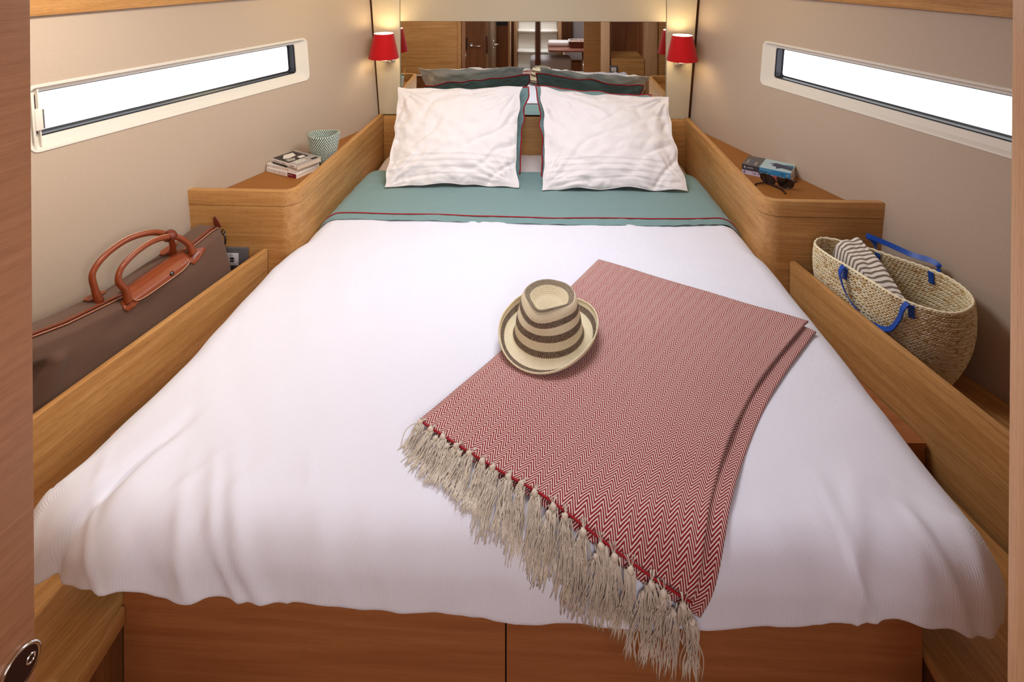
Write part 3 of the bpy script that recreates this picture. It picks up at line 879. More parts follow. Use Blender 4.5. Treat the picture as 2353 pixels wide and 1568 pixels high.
# ------------------------------------------------------------------ straw hat
HATM = stripes_uv('striped_straw', 1, [(0.055, 0.135, 1.0), (0.300, 0.365, 1.0), (0.455, 0.535, 1.0), (0.615, 0.680, 1.0), (0.775, 0.85, 0.85)], jag=0.016,
                  cream=srgb(246, 230, 194), brown=srgb(70, 32, 10))
def hat():
    cx, cy, cz = 0.030, 1.524, 0.790
    e = empty('straw_hat', (cx, cy, cz), 'striped cream and brown straw hat resting on the corner of the throw', 'hat')
    fr = radians(-112)   # direction the front of the hat faces (towards the viewer, slightly left)
    prof = [(0.00, 0.143, 0.004), (0.04, 0.139, 0.001), (0.12, 0.128, 0.0), (0.20, 0.115, 0.001), (0.285, 0.100, 0.006), (0.315, 0.0955, 0.014),
            (0.38, 0.0925, 0.030), (0.46, 0.0895, 0.052), (0.55, 0.086, 0.074), (0.64, 0.082, 0.096), (0.72, 0.078, 0.114), (0.76, 0.073, 0.124),
            (0.80, 0.066, 0.128), (0.85, 0.055, 0.118), (0.90, 0.040, 0.094), (0.95, 0.020, 0.080), (1.0, 0.0, 0.077)]
    rt = [(p[0], p[1]) for p in prof]; zt = [(p[0], p[2]) for p in prof]
    def f(u, v):
        th = u * 2 * pi
        r = interp(v, rt); z = interp(v, zt)
        v0 = v
        c, s = cos(th - fr), sin(th - fr)      # c = +1 at the front, s = side
        lx, ly = r * c * 1.06, r * s * 0.97
        if v < 0.3:     # brim: sides and back curl up, front dips and lies flat
            k = (0.3 - v) / 0.3
            curl = (0.030 * abs(s) ** 2 + 0.026 * smooth(-c)) * k ** 1.7
            z += curl; ly *= 1 - 0.07 * k * abs(s); lx *= (1 - 0.05 * k * smooth(-c))
        else:           # crown: front pinch and teardrop dent
            k = smooth((v - 0.45) / 0.35)
            pin = smooth((c - 0.0) / 1.0)
            ly *= 1 - 0.34 * k * pin
            z += 0.010 * k * (-c) * 0.6 + (0.006 * k * abs(s))
            if v > 0.78: z += 0.012 * smooth((c) / 1.0) * (1 - (v - 0.78) / 0.22)
        x = cx + lx * cos(fr) - ly * sin(fr); y = cy + lx * sin(fr) + ly * cos(fr)
        z = z if v < 0.3 else 0.0075 + (z - 0.0075) * 0.82
        return (x, y, cz + z + 0.005)
    me = grid_mesh('hat_body', f, 120, 110, wrapu=True)
    bm = bmesh.new(); bm.from_mesh(me); bpy.data.meshes.remove(me)
    bmesh.ops.remove_doubles(bm, verts=bm.verts, dist=1e-5)
    me = bpy.data.meshes.new('hat_body'); bm.to_mesh(me); bm.free()
    o = link('hat_body', me, HATM, e, True)
    sm = o.modifiers.new('thickness', 'SOLIDIFY'); sm.thickness = 0.0022; sm.offset = -1
    rim = [Vector(f(k / 90, 0.0)) for k in range(90)]
    tubes('brim_edge', [rim], 0.0022, plain('cream_straw', srgb(228, 212, 176), 0.7, bumpscale=300), e, 6, closed=True)
    return e
hat()

# ------------------------------------------------------------------ wall lamps
def sconce(x, label):
    e = empty('wall_lamp', (x, 3.084, 1.25), label, 'lamp', 'red wall lamps beside the mirror')
    cx, cy = x, 2.993
    z0, z1, r0, r1 = 1.276, 1.408, 0.080, 0.052
    bm = bmesh.new()
    lathe(bm, [(r0, z0), (r0 + 0.0006, z0 + 0.003), (r1 + 0.0006, z1 - 0.003), (r1, z1)], cx, cy, 40)
    o = fin(bm, 'lamp_shade', M['redshade'], e, smooth=True)
    bm = bmesh.new(); lathe(bm, [(r0 - 0.0015, z0), (r1 - 0.0015, z1)], cx, cy, 40)
    tag(fin(bm, 'shade_lining', M['lining'], e, smooth=True), 'white shade lining')
    bm = bmesh.new()
    lathe(bm, [(r0, z0), (r0 - 0.0015, z0)], cx, cy, 40); fin(bm, 'shade_rim', M['redshade'], e)
    bm = bmesh.new(); lathe(bm, [(r1, z1), (r1 - 0.0015, z1)], cx, cy, 40); fin(bm, 'shade_rim', M['redshade'], e)
    # bulb
    bm = bmesh.new(); rg = lathe(bm, [(0.006, 1.300), (0.012, 1.312), (0.018, 1.330), (0.018, 1.345), (0.012, 1.358), (0.003, 1.363)], cx, cy, 20)
    bm.faces.new(rg[-1]); fin(bm, 'bulb', M['bulb'], e, smooth=True)
    box('bulb_holder', cx - 0.011, cx + 0.011, cy - 0.011, cy + 0.011, 1.268, 1.301, M['chrome'], e, 0.003)
    # angular chrome bracket: plate on the wall and wedge arm
    box('back_plate', x - 0.005, x + 0.038, 3.072, 3.086, 1.243, 1.285, M['chrome'], e, 0.002)
    bm = bmesh.new()
    pr = [(3.073, 1.240), (3.073, 1.270), (2.975, 1.273), (2.965, 1.266), (3.045, 1.242)]
    a = [bm.verts.new((x - 0.022, y, z)) for y, z in pr]; b = [bm.verts.new((x + 0.026, y, z)) for y, z in pr]
    bm.faces.new(a); bm.faces.new(b)
    for i in range(5): bm.faces.new((a[i], a[(i + 1) % 5], b[(i + 1) % 5], b[i]))
    fin(bm, 'arm', M['chrome'], e, bevel=0.001)
    tag(box('switch', x + 0.004, x + 0.014, 3.052, 3.062, 1.238, 1.250, M['black'], e, 0.001), 'black switch')
    d = bpy.data.lights.new('lamp_glow', 'POINT'); d.energy = 0.95; d.color = (1.0, 0.80, 0.47); d.shadow_soft_size = 0.02
    lo = bpy.data.objects.new('lamp_glow', d); COL.objects.link(lo); lo.parent = e
    lo.location = Vector((cx, cy, 1.372)) - Vector(e.location)
def emis(name, col, s):
    a = N(name); a.set(Base_Color=col, Emission_Color=col, Emission_Strength=s); return a.m
M['bulb'] = emis('bulb_glow', (1, 0.85, 0.6, 1), 12.0)
M['lining'] = plain('white_lining', srgb(250, 245, 235), 0.7)
sconce(-0.824, 'red tapered wall lamp on a chrome bracket, left of the mirror')
sconce(0.756, 'red tapered wall lamp on a chrome bracket, right of the mirror')

# ------------------------------------------------------------------ books
def book(corner, along, width, T, cover, label, group, deco=None, z=0.9, pages_inset=0.003):
    """corner: xy of the spine's left end; along: spine vector; width: vector away from the spine; T thickness"""
    A = Vector((along[0], along[1], 0)); Wd = Vector((width[0], width[1], 0))
    Ln, Wn = A.length, Wd.length; ex = A.normalized()
    ey = (Wd - ex * Wd.dot(ex)).normalized(); ez = Vector((0, 0, 1))
    o3 = Vector((corner[0], corner[1], z))
    Mx = Matrix(((ex.x, ey.x, 0, o3.x), (ex.y, ey.y, 0, o3.y), (0, 0, 1, o3.z), (0, 0, 0, 1)))
    e = empty('book', tuple(o3), label, 'book', group)
    c = 0.0011
    bm = bmesh.new()
    addbox(bm, 0, Ln, 0, Wn, 0, c, Mx); addbox(bm, 0, Ln, 0, Wn, T - c, T, Mx); addbox(bm, 0, Ln, 0, c, c, T - c, Mx)
    fin(bm, 'cover', cover, e)
    bm = bmesh.new(); addbox(bm, pages_inset * .3, Ln - pages_inset * .3, c, Wn - pages_inset * .3, c, T - c, Mx)
    tag(fin(bm, 'pages', M['paper'], e), 'cream page block')
    lay = [0]
    def quad(nm, face, pts, mat, lab=None):
        lay[0] += 1; dz = 0.0002 * lay[0]
        """face 'top' (x,y) or 'spine' (x,z) polygons in metres"""
        bm = bmesh.new()
        if face == 'top': vs = [Mx @ Vector((x, y, T + 0.0003 + dz)) for x, y in pts]; vb = [Mx @ Vector((x, y, T - 0.0002)) for x, y in pts]
        else: vs = [Mx @ Vector((x, -0.0003 - dz, y)) for x, y in pts]; vb = [Mx @ Vector((x, 0.0002, y)) for x, y in pts]
        a = [bm.verts.new(v) for v in vs]; b = [bm.verts.new(v) for v in vb]; bm.faces.new(a)
        n = len(a)
        for i in range(n): bm.faces.new((a[i], a[(i + 1) % n], b[(i + 1) % n], b[i]))
        o = fin(bm, nm, mat, e)
        if lab: o['label'] = lab
    def marks(nm, face, x0, x1, y0, y1, mat, n, seed, lab=None, rowdir='x'):
        """a line of letter-like strokes"""
        rn = random.Random(seed); bm = bmesh.new()
        for i in range(n):
            if rn.random() < 0.12: continue
            t0, t1 = i / n, (i + 0.72) / n
            def P(tx, ty):
                if rowdir == 'x': x, y = lerp(x0, x1, tx), lerp(y0, y1, ty)
                else: x, y = lerp(x0, x1, ty), lerp(y0, y1, tx)
                return Mx @ (Vector((x, y, T + 0.0005 + 0.0002 * lay[0])) if face == 'top' else Vector((x, -0.0005 - 0.0002 * lay[0], y)))
            tm = lerp(t0, t1, 0.45); k = rn.choice((0, 1, 2))
            segs = [((t0, 0), (t0 + (tm - t0) * .5, 1))]
            if k == 0: segs.append(((tm, 0), (t1, 1)))
            if k == 1: segs.append(((t0, .8), (t1, 1)))
            if k == 2: segs += [((t0, 0), (t1, .22)), ((t0, .45), (t1, .62))]
            for (a0, b0), (a1, b1) in segs:
                bm.faces.new([bm.verts.new(P(a0, b0)), bm.verts.new(P(a1, b0)), bm.verts.new(P(a1, b1)), bm.verts.new(P(a0, b1))])
        o = fin(bm, nm, mat, e)
        if lab: o['label'] = lab
    if deco: deco(quad, marks, Ln, Wn, T)
    return e
C = lambda n, r, g, b, ro=0.4: plain(n, srgb(r, g, b), ro)
m_grey, m_taupe, m_dk = C('photo_mid_grey', 168, 158, 152), C('photo_taupe', 128, 116, 112), C('photo_dark', 38, 32, 30)
m_pale = C('photo_pale', 222, 214, 204); m_wine = C('wine_red', 120, 12, 44); m_orange = C('orange_ink', 214, 150, 80); m_redink = C('red_ink', 200, 70, 70)
m_greyink = C('grey_ink', 150, 145, 145)
def deco1(q, mk, L, Wn, T):      # lowest left book: white with wine label
    q('spine_label', 'spine', [(L * .70, 0), (L * .975, 0), (L * .975, T), (L * .70, T)], m_wine, 'wine red spine label')
    mk('spine_title', 'spine', L * .73, L * .86, T * .35, T * .68, m_pale, 9, 1, 'white lettering')
    mk('spine_author', 'spine', L * .38, L * .62, T * .35, T * .66, m_redink, 12, 2, 'red lettering')
    mk('spine_print', 'spine', L * .12, L * .33, T * .38, T * .62, m_greyink, 12, 3, 'grey lettering')
    mk('publisher_mark', 'spine', L * .045, L * .07, T * .25, T * .8, m_greyink, 2, 4, 'grey mark')
def deco2(q, mk, L, Wn, T):
    mk('spine_author', 'spine', L * .52, L * .74, T * .36, T * .68, m_orange, 12, 5, 'orange lettering')
    mk('spine_print', 'spine', L * .12, L * .48, T * .38, T * .62, m_greyink, 18, 6, 'grey lettering')
    mk('publisher_mark', 'spine', L * .045, L * .07, T * .25, T * .8, m_greyink, 2, 7, 'grey mark')
def deco3(q, mk, L, Wn, T):      # black and white photographic cover
    q('cover_photo', 'top', [(L * .02, Wn * .03), (L * .66, Wn * .03), (L * .66, Wn * .86), (L * .02, Wn * .86)], m_dk, 'dark photograph')
    q('photo_light_shape', 'top', [(L * .08, Wn * .40), (L * .30, Wn * .16), (L * .40, Wn * .30), (L * .36, Wn * .62), (L * .12, Wn * .74)], m_pale, 'pale shape in the photograph')
    q('photo_light_shape', 'top', [(L * .40, Wn * .14), (L * .58, Wn * .10), (L * .62, Wn * .34), (L * .48, Wn * .44)], m_grey, 'grey shape in the photograph')
    q('photo_light_shape', 'top', [(L * .46, Wn * .56), (L * .62, Wn * .52), (L * .63, Wn * .74), (L * .50, Wn * .78)], m_pale, 'pale shape in the photograph')
    q('cover_title_panel', 'top', [(L * .70, Wn * .14), (L * .86, Wn * .14), (L * .86, Wn * .52), (L * .70, Wn * .52)], m_pale, 'pale title panel')
    mk('cover_title', 'top', L * .72, L * .77, Wn * .16, Wn * .50, m_taupe, 8, 8, 'grey lettering', 'y'); mk('cover_title', 'top', L * .79, L * .84, Wn * .16, Wn * .50, m_taupe, 8, 9, 'grey lettering', 'y')
    mk('cover_print', 'top', L * .92, L * .95, Wn * .20, Wn * .55, m_pale, 10, 10, 'white lettering', 'y')
    q('cover_badge', 'top', [(L * .88, Wn * .66), (L * .97, Wn * .68), (L * .97, Wn * .9), (L * .88, Wn * .9)], m_dk, 'dark badge')
    q('spine_panel', 'spine', [(L * .01, T * .45), (L * .985, T * .45), (L * .985, T * .98), (L * .01, T * .98)], M['white_paper'], 'white spine panel')
    q('spine_picture', 'spine', [(L * .06, T * .03), (L * .62, T * .03), (L * .62, T * .42), (L * .06, T * .42)], m_dk, 'dark picture strip')
    mk('spine_title', 'spine', L * .05, L * .58, T * .58, T * .84, M['ink'], 24, 12, 'black lettering'); mk('spine_author', 'spine', L * .76, L * .93, T * .58, T * .84, M['ink'], 9, 13, 'black lettering')
al, wd_ = (0.163, -0.072), (0.040, 0.118)
book((-1.158, 2.362), al, wd_, 0.0165, M['white_paper'], 'white paperback with wine red spine label, bottom of the stack beside the woven pot', 'books on the left shelf', deco1, 0.9003)
book((-1.158, 2.366), (0.160, -0.070), (0.042, 0.117), 0.0165, M['white_paper'], 'white paperback with orange spine lettering, middle of the stack beside the woven pot', 'books on the left shelf', deco2, 0.9170)
book((-1.141, 2.372), (0.146, -0.082), (0.052, 0.112), 0.020, m_grey, 'grey paperback with black and white photo cover, topmost beside the woven pot', 'books on the left shelf', deco3, 0.9337)

m_blue = C('cover_blue', 58, 140, 186); m_sky = C('cover_pale_blue', 176, 200, 208); m_char = C('cover_charcoal', 92, 88, 86); m_navy = C('cover_navy', 40, 58, 84)
m_lil = C('cover_lilac', 208, 192, 208); m_brick = C('cover_brick', 190, 96, 84); m_dgrey = C('cover_dark_grey', 70, 68, 74); m_teal2 = C('cover_teal', 66, 116, 140)
def deco4(q, mk, L, Wn, T):
    q('cover_panel', 'top', [(0, 0), (L * .36, 0), (L * .36, Wn), (0, Wn)], m_char, 'charcoal panel')
    q('cover_painting', 'top', [(L * .365, Wn * .02), (L, Wn * .02), (L, Wn), (L * .365, Wn)], m_sky, 'pale blue painting')
    q('painted_figure', 'top', [(L * .50, Wn * .58), (L * .62, Wn * .74), (L * .80, Wn * .68), (L * .99, Wn * .62), (L * .99, Wn * .26), (L * .78, Wn * .34), (L * .68, Wn * .18), (L * .66, Wn * .38), (L * .56, Wn * .40), (L * .60, Wn * .54)], m_navy, 'dark painted figure')
    q('painted_patch', 'top', [(L * .80, Wn * .74), (L * .98, Wn * .80), (L * .98, Wn * .60), (L * .82, Wn * .62)], m_teal2, 'teal patch')
    mk('cover_title', 'top', L * .06, L * .10, Wn * .14, Wn * .62, m_pale, 9, 21, 'white lettering', 'y'); mk('cover_title', 'top', L * .24, L * .28, Wn * .12, Wn * .44, m_pale, 6, 22, 'white lettering', 'y')
    mk('cover_print', 'top', L * .14, L * .17, Wn * .14, Wn * .56, m_blue, 8, 23, 'blue lettering', 'y')
    q('spine_end', 'spine', [(0, 0), (L * .36, 0), (L * .36, T), (0, T)], m_dgrey, 'dark grey spine end')
    mk('spine_author', 'spine', L * .11, L * .24, T * .42, T * .66, m_pale, 8, 24, 'white lettering'); q('publisher_mark', 'spine', [(L * .05, T * .35), (L * .075, T * .35), (L * .075, T * .72), (L * .05, T * .72)], m_pale, 'white mark')
    mk('spine_title', 'spine', L * .38, L * .64, T * .60, T * .82, m_sky, 18, 25, 'pale lettering'); mk('spine_title', 'spine', L * .38, L * .52, T * .24, T * .46, m_navy, 9, 26, 'navy lettering')
    mk('spine_print', 'spine', L * .80, L * .88, T * .45, T * .68, m_navy, 6, 27, 'navy lettering'); mk('spine_print', 'spine', L * .90, L * .97, T * .35, T * .70, m_pale, 4, 28, 'white lettering')
def deco5(q, mk, L, Wn, T):
    q('spine_picture', 'spine', [(L * .63, 0), (L, 0), (L, T), (L * .63, T)], m_brick, 'brick red picture')
    q('spine_dark_patch', 'spine', [(L * .72, T * .1), (L * .84, T * .2), (L * .84, T * .95), (L * .72, T * .9)], m_dk, 'dark patch')  # dark patch laid over the brick red picture
    mk('spine_title', 'spine', L * .18, L * .37, T * .35, T * .68, M['ink'], 11, 31, 'black lettering'); mk('spine_author', 'spine', L * .42, L * .60, T * .35, T * .68, M['ink'], 10, 32, 'black lettering')
    q('publisher_mark', 'spine', [(L * .04, T * .3), (L * .06, T * .3), (L * .06, T * .75), (L * .04, T * .75)], M['ink'], 'black mark')
ar, wr_ = (0.158, -0.105), (0.078, 0.094)
book((0.866, 2.434), ar, wr_, 0.0185, m_lil, 'lilac and brick red paperback under the blue one on the right shelf', 'books on the right shelf', deco5, 0.9003)
book((0.866, 2.434), (0.157, -0.104), wr_, 0.0215, m_blue, 'blue and charcoal paperback lying on top behind the sunglasses', 'books on the right shelf', deco4, 0.9190)

# ------------------------------------------------------------------ woven pot (green and white rope)
def ropemat():
    a = N('green_white_rope')
    sp = a.n('ShaderNodeSeparateXYZ', {0: a.n('ShaderNodeUVMap').outputs[0]})
    f = a.math('FRACT', a.math('ADD', a.math('MULTIPLY', sp.outputs[0], 1.0), a.math('MULTIPLY', sp.outputs[1], -1.0)))
    k = a.math('GREATER_THAN', f, 0.50)
    a.set(Base_Color=a.mix(k, srgb(8, 66, 32), srgb(232, 236, 226)), Roughness=0.7)
    return a.m
def pot():
    cx, cy, z0 = -0.957, 2.487, 0.9003
    e = empty('woven_pot', (cx, cy, z0), 'small green and white rope-coiled pot behind the left stack of books', 'pot')
    turns, rr, H = 17, 0.0042, 0.132
    N_ = 64
    verts, faces, uvs = [], [], []
    total = turns * N_; sides = 8
    for i in range(total + 1):
        t = i / total; th = 2 * pi * i / N_
        hgt = rr + t * (H - 2 * rr)
        R = 0.040 + 0.026 * (t ** 0.85) + 0.002 * sin(t * 3)
        hgt += 0.004 * t * t * sin(th * 2 + 1) 
        c = Vector((cx + R * cos(th), cy + R * sin(th), z0 + hgt))
        rad = Vector((cos(th), sin(th), 0))
        for k in range(sides):
            a = 2 * pi * k / sides
            # two-strand rope: radius swells with the twist
            tw = 1 + 0.16 * cos(2 * (a - th * 22))
            verts.append(c + (rad * cos(a) + Vector((0, 0, 1)) * sin(a)) * rr * 1.12 * tw)
    for i in range(total):
        for k in range(sides):
            k2 = (k + 1) % sides
            faces.append((i * sides + k, i * sides + k2, (i + 1) * sides + k2, (i + 1) * sides + k))
            s = 44.0 / N_
            for (ii, kk) in ((i, k), (i, k + 1), (i + 1, k + 1), (i + 1, k)):
                uvs.append((ii * s - (ii / total) * turns * 0.5, kk / sides))
    me = bpy.data.meshes.new('coil'); me.from_pydata(verts, [], faces)
    l = me.uv_layers.new(name='UVMap')
    for q, uvv in enumerate(uvs): l.data[q].uv = uvv
    link('coil', me, ropemat(), e, True)
    bm = bmesh.new(); rg = lathe(bm, [(0.041, z0 + 0.006), (0.03, z0 + 0.004), (0.002, z0 + 0.004)], cx, cy, 32); bm.faces.new(rg[-1])
    fin(bm, 'pot_base', M['green'], e, smooth=True)
M['green'] = plain('dark_green', srgb(20, 70, 40), 0.7)
pot()

# ------------------------------------------------------------------ sunglasses
def sunglasses():
    e = empty('sunglasses', (0.955, 2.300, 0.9003), 'dark tortoiseshell sunglasses folded in front of the books on the right shelf', 'sunglasses')
    fm = plain('tortoiseshell', srgb(44, 26, 20), 0.2)
    lm = plain('brown_lens', (0.02, 0.012, 0.010, 1), 0.03); lm.node_tree.nodes['Principled BSDF'].inputs['Specular IOR Level'].default_value = 0.8
    ex = Vector((0.125, -0.098, 0)).normalized()     # left to right along the frame
    ez = Vector((-0.18, -0.22, 0.96)).normalized(); ez = (ez - ex * ez.dot(ex)).normalized()   # up in the frame plane
    en = ex.cross(ez).normalized()
    if en.y > 0: en = -en
    c0 = Vector((0.950, 2.290, 0.9003 + 0.024))
    def L(x, z, d=0): return c0 + ex * x + ez * z + en * (d - 0.12 * x * x / 0.07)
    def rim(cx, sg):
        pts = []
        for k in range(28):
            a = 2 * pi * k / 28
            px = 0.0275 * cos(a); pz = 0.0225 * sin(a)
            if sin(a) > 0: pz *= 0.95
            px *= 1 + 0.10 * max(0, sin(a))
            pz += 0.0015 * sg * cos(a)
            pts.append((cx + px, pz))
        return pts
    for sg in (-1, 1):
        rp = rim(sg * 0.034, sg)
        tubes('rim', [[L(x, z) for x, z in rp]], 0.0029, fm, e, 6, closed=True)
        bm = bmesh.new(); c = bm.verts.new(L(sg * 0.034, 0, 0.0018)); vs = [bm.verts.new(L(x, z)) for x, z in rp]
        for i in range(len(vs)): bm.faces.new((c, vs[i], vs[(i + 1) % len(vs)]))
        tag(fin(bm, 'lens', lm, e, smooth=True), 'dark brown lens')
    tubes('bridge', [[L(-0.0095, 0.009), L(-0.004, 0.0125, 0.001), L(0.004, 0.0125, 0.001), L(0.0095, 0.009)]], 0.0023, fm, e, 6)
    for sg in (-1, 1):
        tubes('hinge', [[L(sg * 0.060, 0.012), L(sg * 0.068, 0.011, -0.002), L(sg * 0.070, 0.009, -0.008)]], 0.0034, fm, e, 6)
    gz = 0.9035
    def G(x, y, z=gz): return Vector((x, y, z))
    a1, a2 = L(0.068, 0.009, -0.008), L(-0.068, 0.009, -0.008)
    tubes('temple', [catmull([a1, (a1 + Vector((-0.03, 0.02, -0.008))), G(0.945, 2.315, 0.912), G(0.885, 2.312, 0.906), G(0.872, 2.303, 0.904)], 6)], 0.0031, fm, e, 6)
    tubes('temple', [catmull([a2, (a2 + Vector((0.012, 0.014, -0.014))), G(0.930, 2.314, 0.907), G(0.955, 2.268, 0.906), G(0.957, 2.226, 0.9045)], 6)], 0.0036, fm, e, 6)
sunglasses()

# ------------------------------------------------------------------ brown travel bag
def travel_bag():
    e = empty('travel_bag', (-1.22, 1.5, 0.557), 'brown canvas holdall with tan leather handles, standing in the left storage bin', 'bag')
    # stations along the bag from far end to near end: (x, y) of ridge, ridge z, bottom half width, top half width
    F = Vector((-1.140, 1.965, 0)); Nn = Vector((-1.375, 1.02, 0))
    d = (Nn - F).normalized(); n = Vector((-d.y, d.x, 0))
    if n.x < 0: n = -n       # n points towards the bed
    LEN = (Nn - F).length
    zr = lambda t: interp(t, [(0, 0.862), (0.05, 0.862), (0.2, 0.836), (0.38, 0.822), (0.55, 0.842), (0.68, 0.872), (0.8, 0.876), (1.0, 0.83)])
    def sec(u, v):
        """u around 0..1 (bed side bottom -> ridge -> hull side bottom); v along"""
        t = v
        endk = smooth(t / 0.03) * smooth((1 - t) / 0.06)
        top = zr(t) - (0.0 if endk > .99 else 0.01 * (1 - endk))
        bw = 0.088 * (0.40 + 0.60 * endk) ; tw = 0.034 * (0.3 + 0.7 * endk)
        z0 = 0.558
        prof = [(0.0, bw * 0.92, z0), (0.06, bw, z0 + 0.02), (0.22, bw * 1.02, lerp(z0, top, 0.42)), (0.38, lerp(bw, tw, 0.62), lerp(z0, top, 0.80)), (0.455, tw * 1.15, top - 0.018),
                (0.485, tw * 0.55, top - 0.004), (0.50, 0.006, top), (0.515, -tw * 0.5, top + 0.003), (0.58, -tw * 1.8, top + 0.002), (0.64, -tw * 2.5, top - 0.018), (0.78, -bw * 1.10, lerp(z0, top, 0.5)), (0.94, -bw * 1.05, z0 + 0.02), (1.0, -bw * 0.95, z0)]
        k = min(int(u * 40), 39)
        a = interp(u, [(p[0], p[1]) for p in prof]); z = interp(u, [(p[0], p[2]) for p in prof])
        c = F + d * (LEN * t)
        w = 0.0
        # soft sag and creases
        side = smooth(u / 0.1) * smooth((0.46 - u) / 0.1)
        w += side * (0.008 * nz(t * 5, u * 6, 3) + 0.004 * nz(t * 14, u * 9, 5) - 0.010 * sin(pi * t))
        # folded corner at the near end
        q = (t - 0.605 + (u - 0.34) * 0.28) / 0.020
        w -= side * 0.040 * exp(-((t - 0.672) / 0.050) ** 2) * smooth((0.40 - u) / 0.05)
        w += side * 0.016 * exp(-q * q) * smooth((0.41 - u) / 0.05)
        p = c + n * (a + w); p.z = z
        return p
    me = grid_mesh('bag_body', sec, 110, 130)
    bm = bmesh.new(); bm.from_mesh(me); bpy.data.meshes.remove(me)
    for cap_t, r0 in ((0.0, None), (1.0, None)):
        vs = [bm.verts.new(sec(k / 40, cap_t)) for k in range(41)]
        bm.faces.new(vs)
    me = bpy.data.meshes.new('bag_body'); bm.to_mesh(me); bm.free()
    link('bag_body', me, M['canvas'], e, True)
    def ridge(t, a=0.0, up=0.0):
        p = sec(0.5, t) + n * a; p.z += up; return p
    # zipper: two tan leather bands with stitching and a gap
    bm = bmesh.new()
    for a, r in ((0.0105, 0.0045), (-0.006, 0.0035)):
        tube(bm, [ridge(0.02 + 0.88 * i / 60, a, -0.0005 if a > 0 else 0.001) for i in range(61)], r, 6, flat=0.45, up=tuple(n))
    fin(bm, 'zipper_band', M['tan'], e, smooth=True)
    tag(tubes('zipper', [[ridge(0.02 + 0.88 * i / 60, 0.0025, 0.0025) for i in range(61)]], 0.0022, M['tan_dark'], e, 6), 'dark zipper')
    for ia, ib in ((0, 23), (63, 150)):
      bm = bmesh.new()
      for i in range(ia, ib):
        t = 0.02 + 0.88 * i / 150
        tube(bm, [ridge(t, 0.0135, 0.0012), ridge(t + 0.0032, 0.0135, 0.0012)], 0.0007, 4)
      tag(fin(bm, 'stitching', M['stitch'], e), 'cream stitching')
    # flap over the ridge between the handles
    def flap_pt(u, v):
        t = lerp(0.165, 0.375, u)
        ee = 1 - abs(2 * u - 1) ** 5
        dep = lerp(-0.012, 0.030 + 0.036 * ee ** 0.5, v)
        if dep < 0.006: return ridge(t, dep, 0.010)
        uu = 0.5 - (dep) * 1.15
        p = sec(max(uu, 0.30), t)
        nn_ = (n + Vector((0, 0, 0.8))).normalized()
        return p + nn_ * 0.006
    me = grid_mesh('flap', flap_pt, 40, 20); o = link('flap', me, M['tan'], e, True); sm = o.modifiers.new('t', 'SOLIDIFY'); sm.thickness = 0.002
    tag(o, 'tan leather flap')
    edge = [Vector(flap_pt(i / 60, 0.93)) + n * 0.0018 + Vector((0, 0, 0.001)) for i in range(2, 59)]
    tag(tubes('flap_stitching', [edge], 0.0008, M['stitch'], o, 4), 'cream stitching')
    bc = Vector(flap_pt(0.36, 0.66)); bm = bmesh.new()
    dirn = (n + Vector((0, 0, 0.7))).normalized()
    R = Matrix.Translation(bc + dirn * 0.0015) @ dirn.to_track_quat('Z', 'Y').to_matrix().to_4x4()
    rg = lathe(bm, [(0.0065, 0.0), (0.0062, 0.0022), (0.004, 0.0034), (0.0005, 0.0038)], 0, 0, 16, R); bm.faces.new(rg[-1])
    tag(fin(bm, 'snap_button', M['steel_dark'], o, smooth=True), 'dark metal snap button')
    # handles
    def foot(t, side):
        p = sec(0.5 - 0.045 * side, t) if side > 0 else sec(0.5 + 0.06, t)
        return p
    hnds = (([(0.386, 0.030, -0.012), (0.394, 0.030, 0.025), (0.412, 0.026, 0.060), (0.398, 0.022, 0.092), (0.345, 0.018, 0.112), (0.275, 0.014, 0.108), (0.205, 0.016, 0.080), (0.162, 0.024, 0.030), (0.150, 0.032, -0.008)], 1),
            ([(0.434, -0.020, 0.002), (0.446, -0.022, 0.045), (0.448, -0.026, 0.090), (0.405, -0.028, 0.126), (0.335, -0.026, 0.138), (0.262, -0.014, 0.120), (0.215, -0.004, 0.085), (0.190, -0.012, 0.040), (0.180, -0.024, 0.004)], -1))
    for pts, side in hnds:
        P = [ridge(t, a, up) for t, a, up in pts]
        path = catmull(P, 7); nn2 = len(path)
        rad = [0.0088 + 0.0035 * max(0, 1 - min(i, nn2 - 1 - i) / 7) for i in range(nn2)]
        bm = bmesh.new(); tube(bm, path, rad, 10)
        h = fin(bm, 'handle', M['tan'], e, smooth=True)
        st = [p + n * 0.0062 * side * 0.2 + Vector((0, 0, 0.0086)) for p in path[8:-8]]
        tag(tubes('handle_stitching', [st], 0.0007, M['stitch'], h, 4), 'cream stitching')
        # leather tabs with pointed ends at the feet
        for kk, sgn in ((0, 1), (-1, -1)):
            t0 = pts[kk][0]
            bmt = bmesh.new()
            loop = []
            for (dt, da) in ((0.022, 0.0), (0.024, 0.6), (0.008, 0.95), (-0.020, 0.85), (-0.060, 0.50), (-0.050, 0.25), (-0.020, 0.0), (0.0, -0.15)):
                tt = t0 + dt * 0.8
                if side > 0: p = sec(0.492 - 0.060 * max(0, da + 0.35), tt) + (n + Vector((0, 0, .8))).normalized() * 0.004
                else: p = sec(0.52 + 0.05 * max(0, da + 0.3), tt) + Vector((0, 0, 0.004))
                loop.append(p)
            vs = [bmt.verts.new(p) for p in loop]; f = bmt.faces.new(vs)
            r_ = bmesh.ops.extrude_face_region(bmt, geom=[f])
            for v in [g for g in r_['geom'] if isinstance(g, bmesh.types.BMVert)]: v.co += Vector((0, 0, 0.003))
            fin(bmt, 'handle_tab', M['tan'], h)
    # wrap holding both handles together
    c = (ridge(0.215, 0.014, 0.086) + ridge(0.222, -0.006, 0.092)) / 2
    bm = bmesh.new()
    R = Matrix.Translation(c) @ d.to_track_quat('Z', 'Y').to_matrix().to_4x4()
    pr = []
    rgs = []
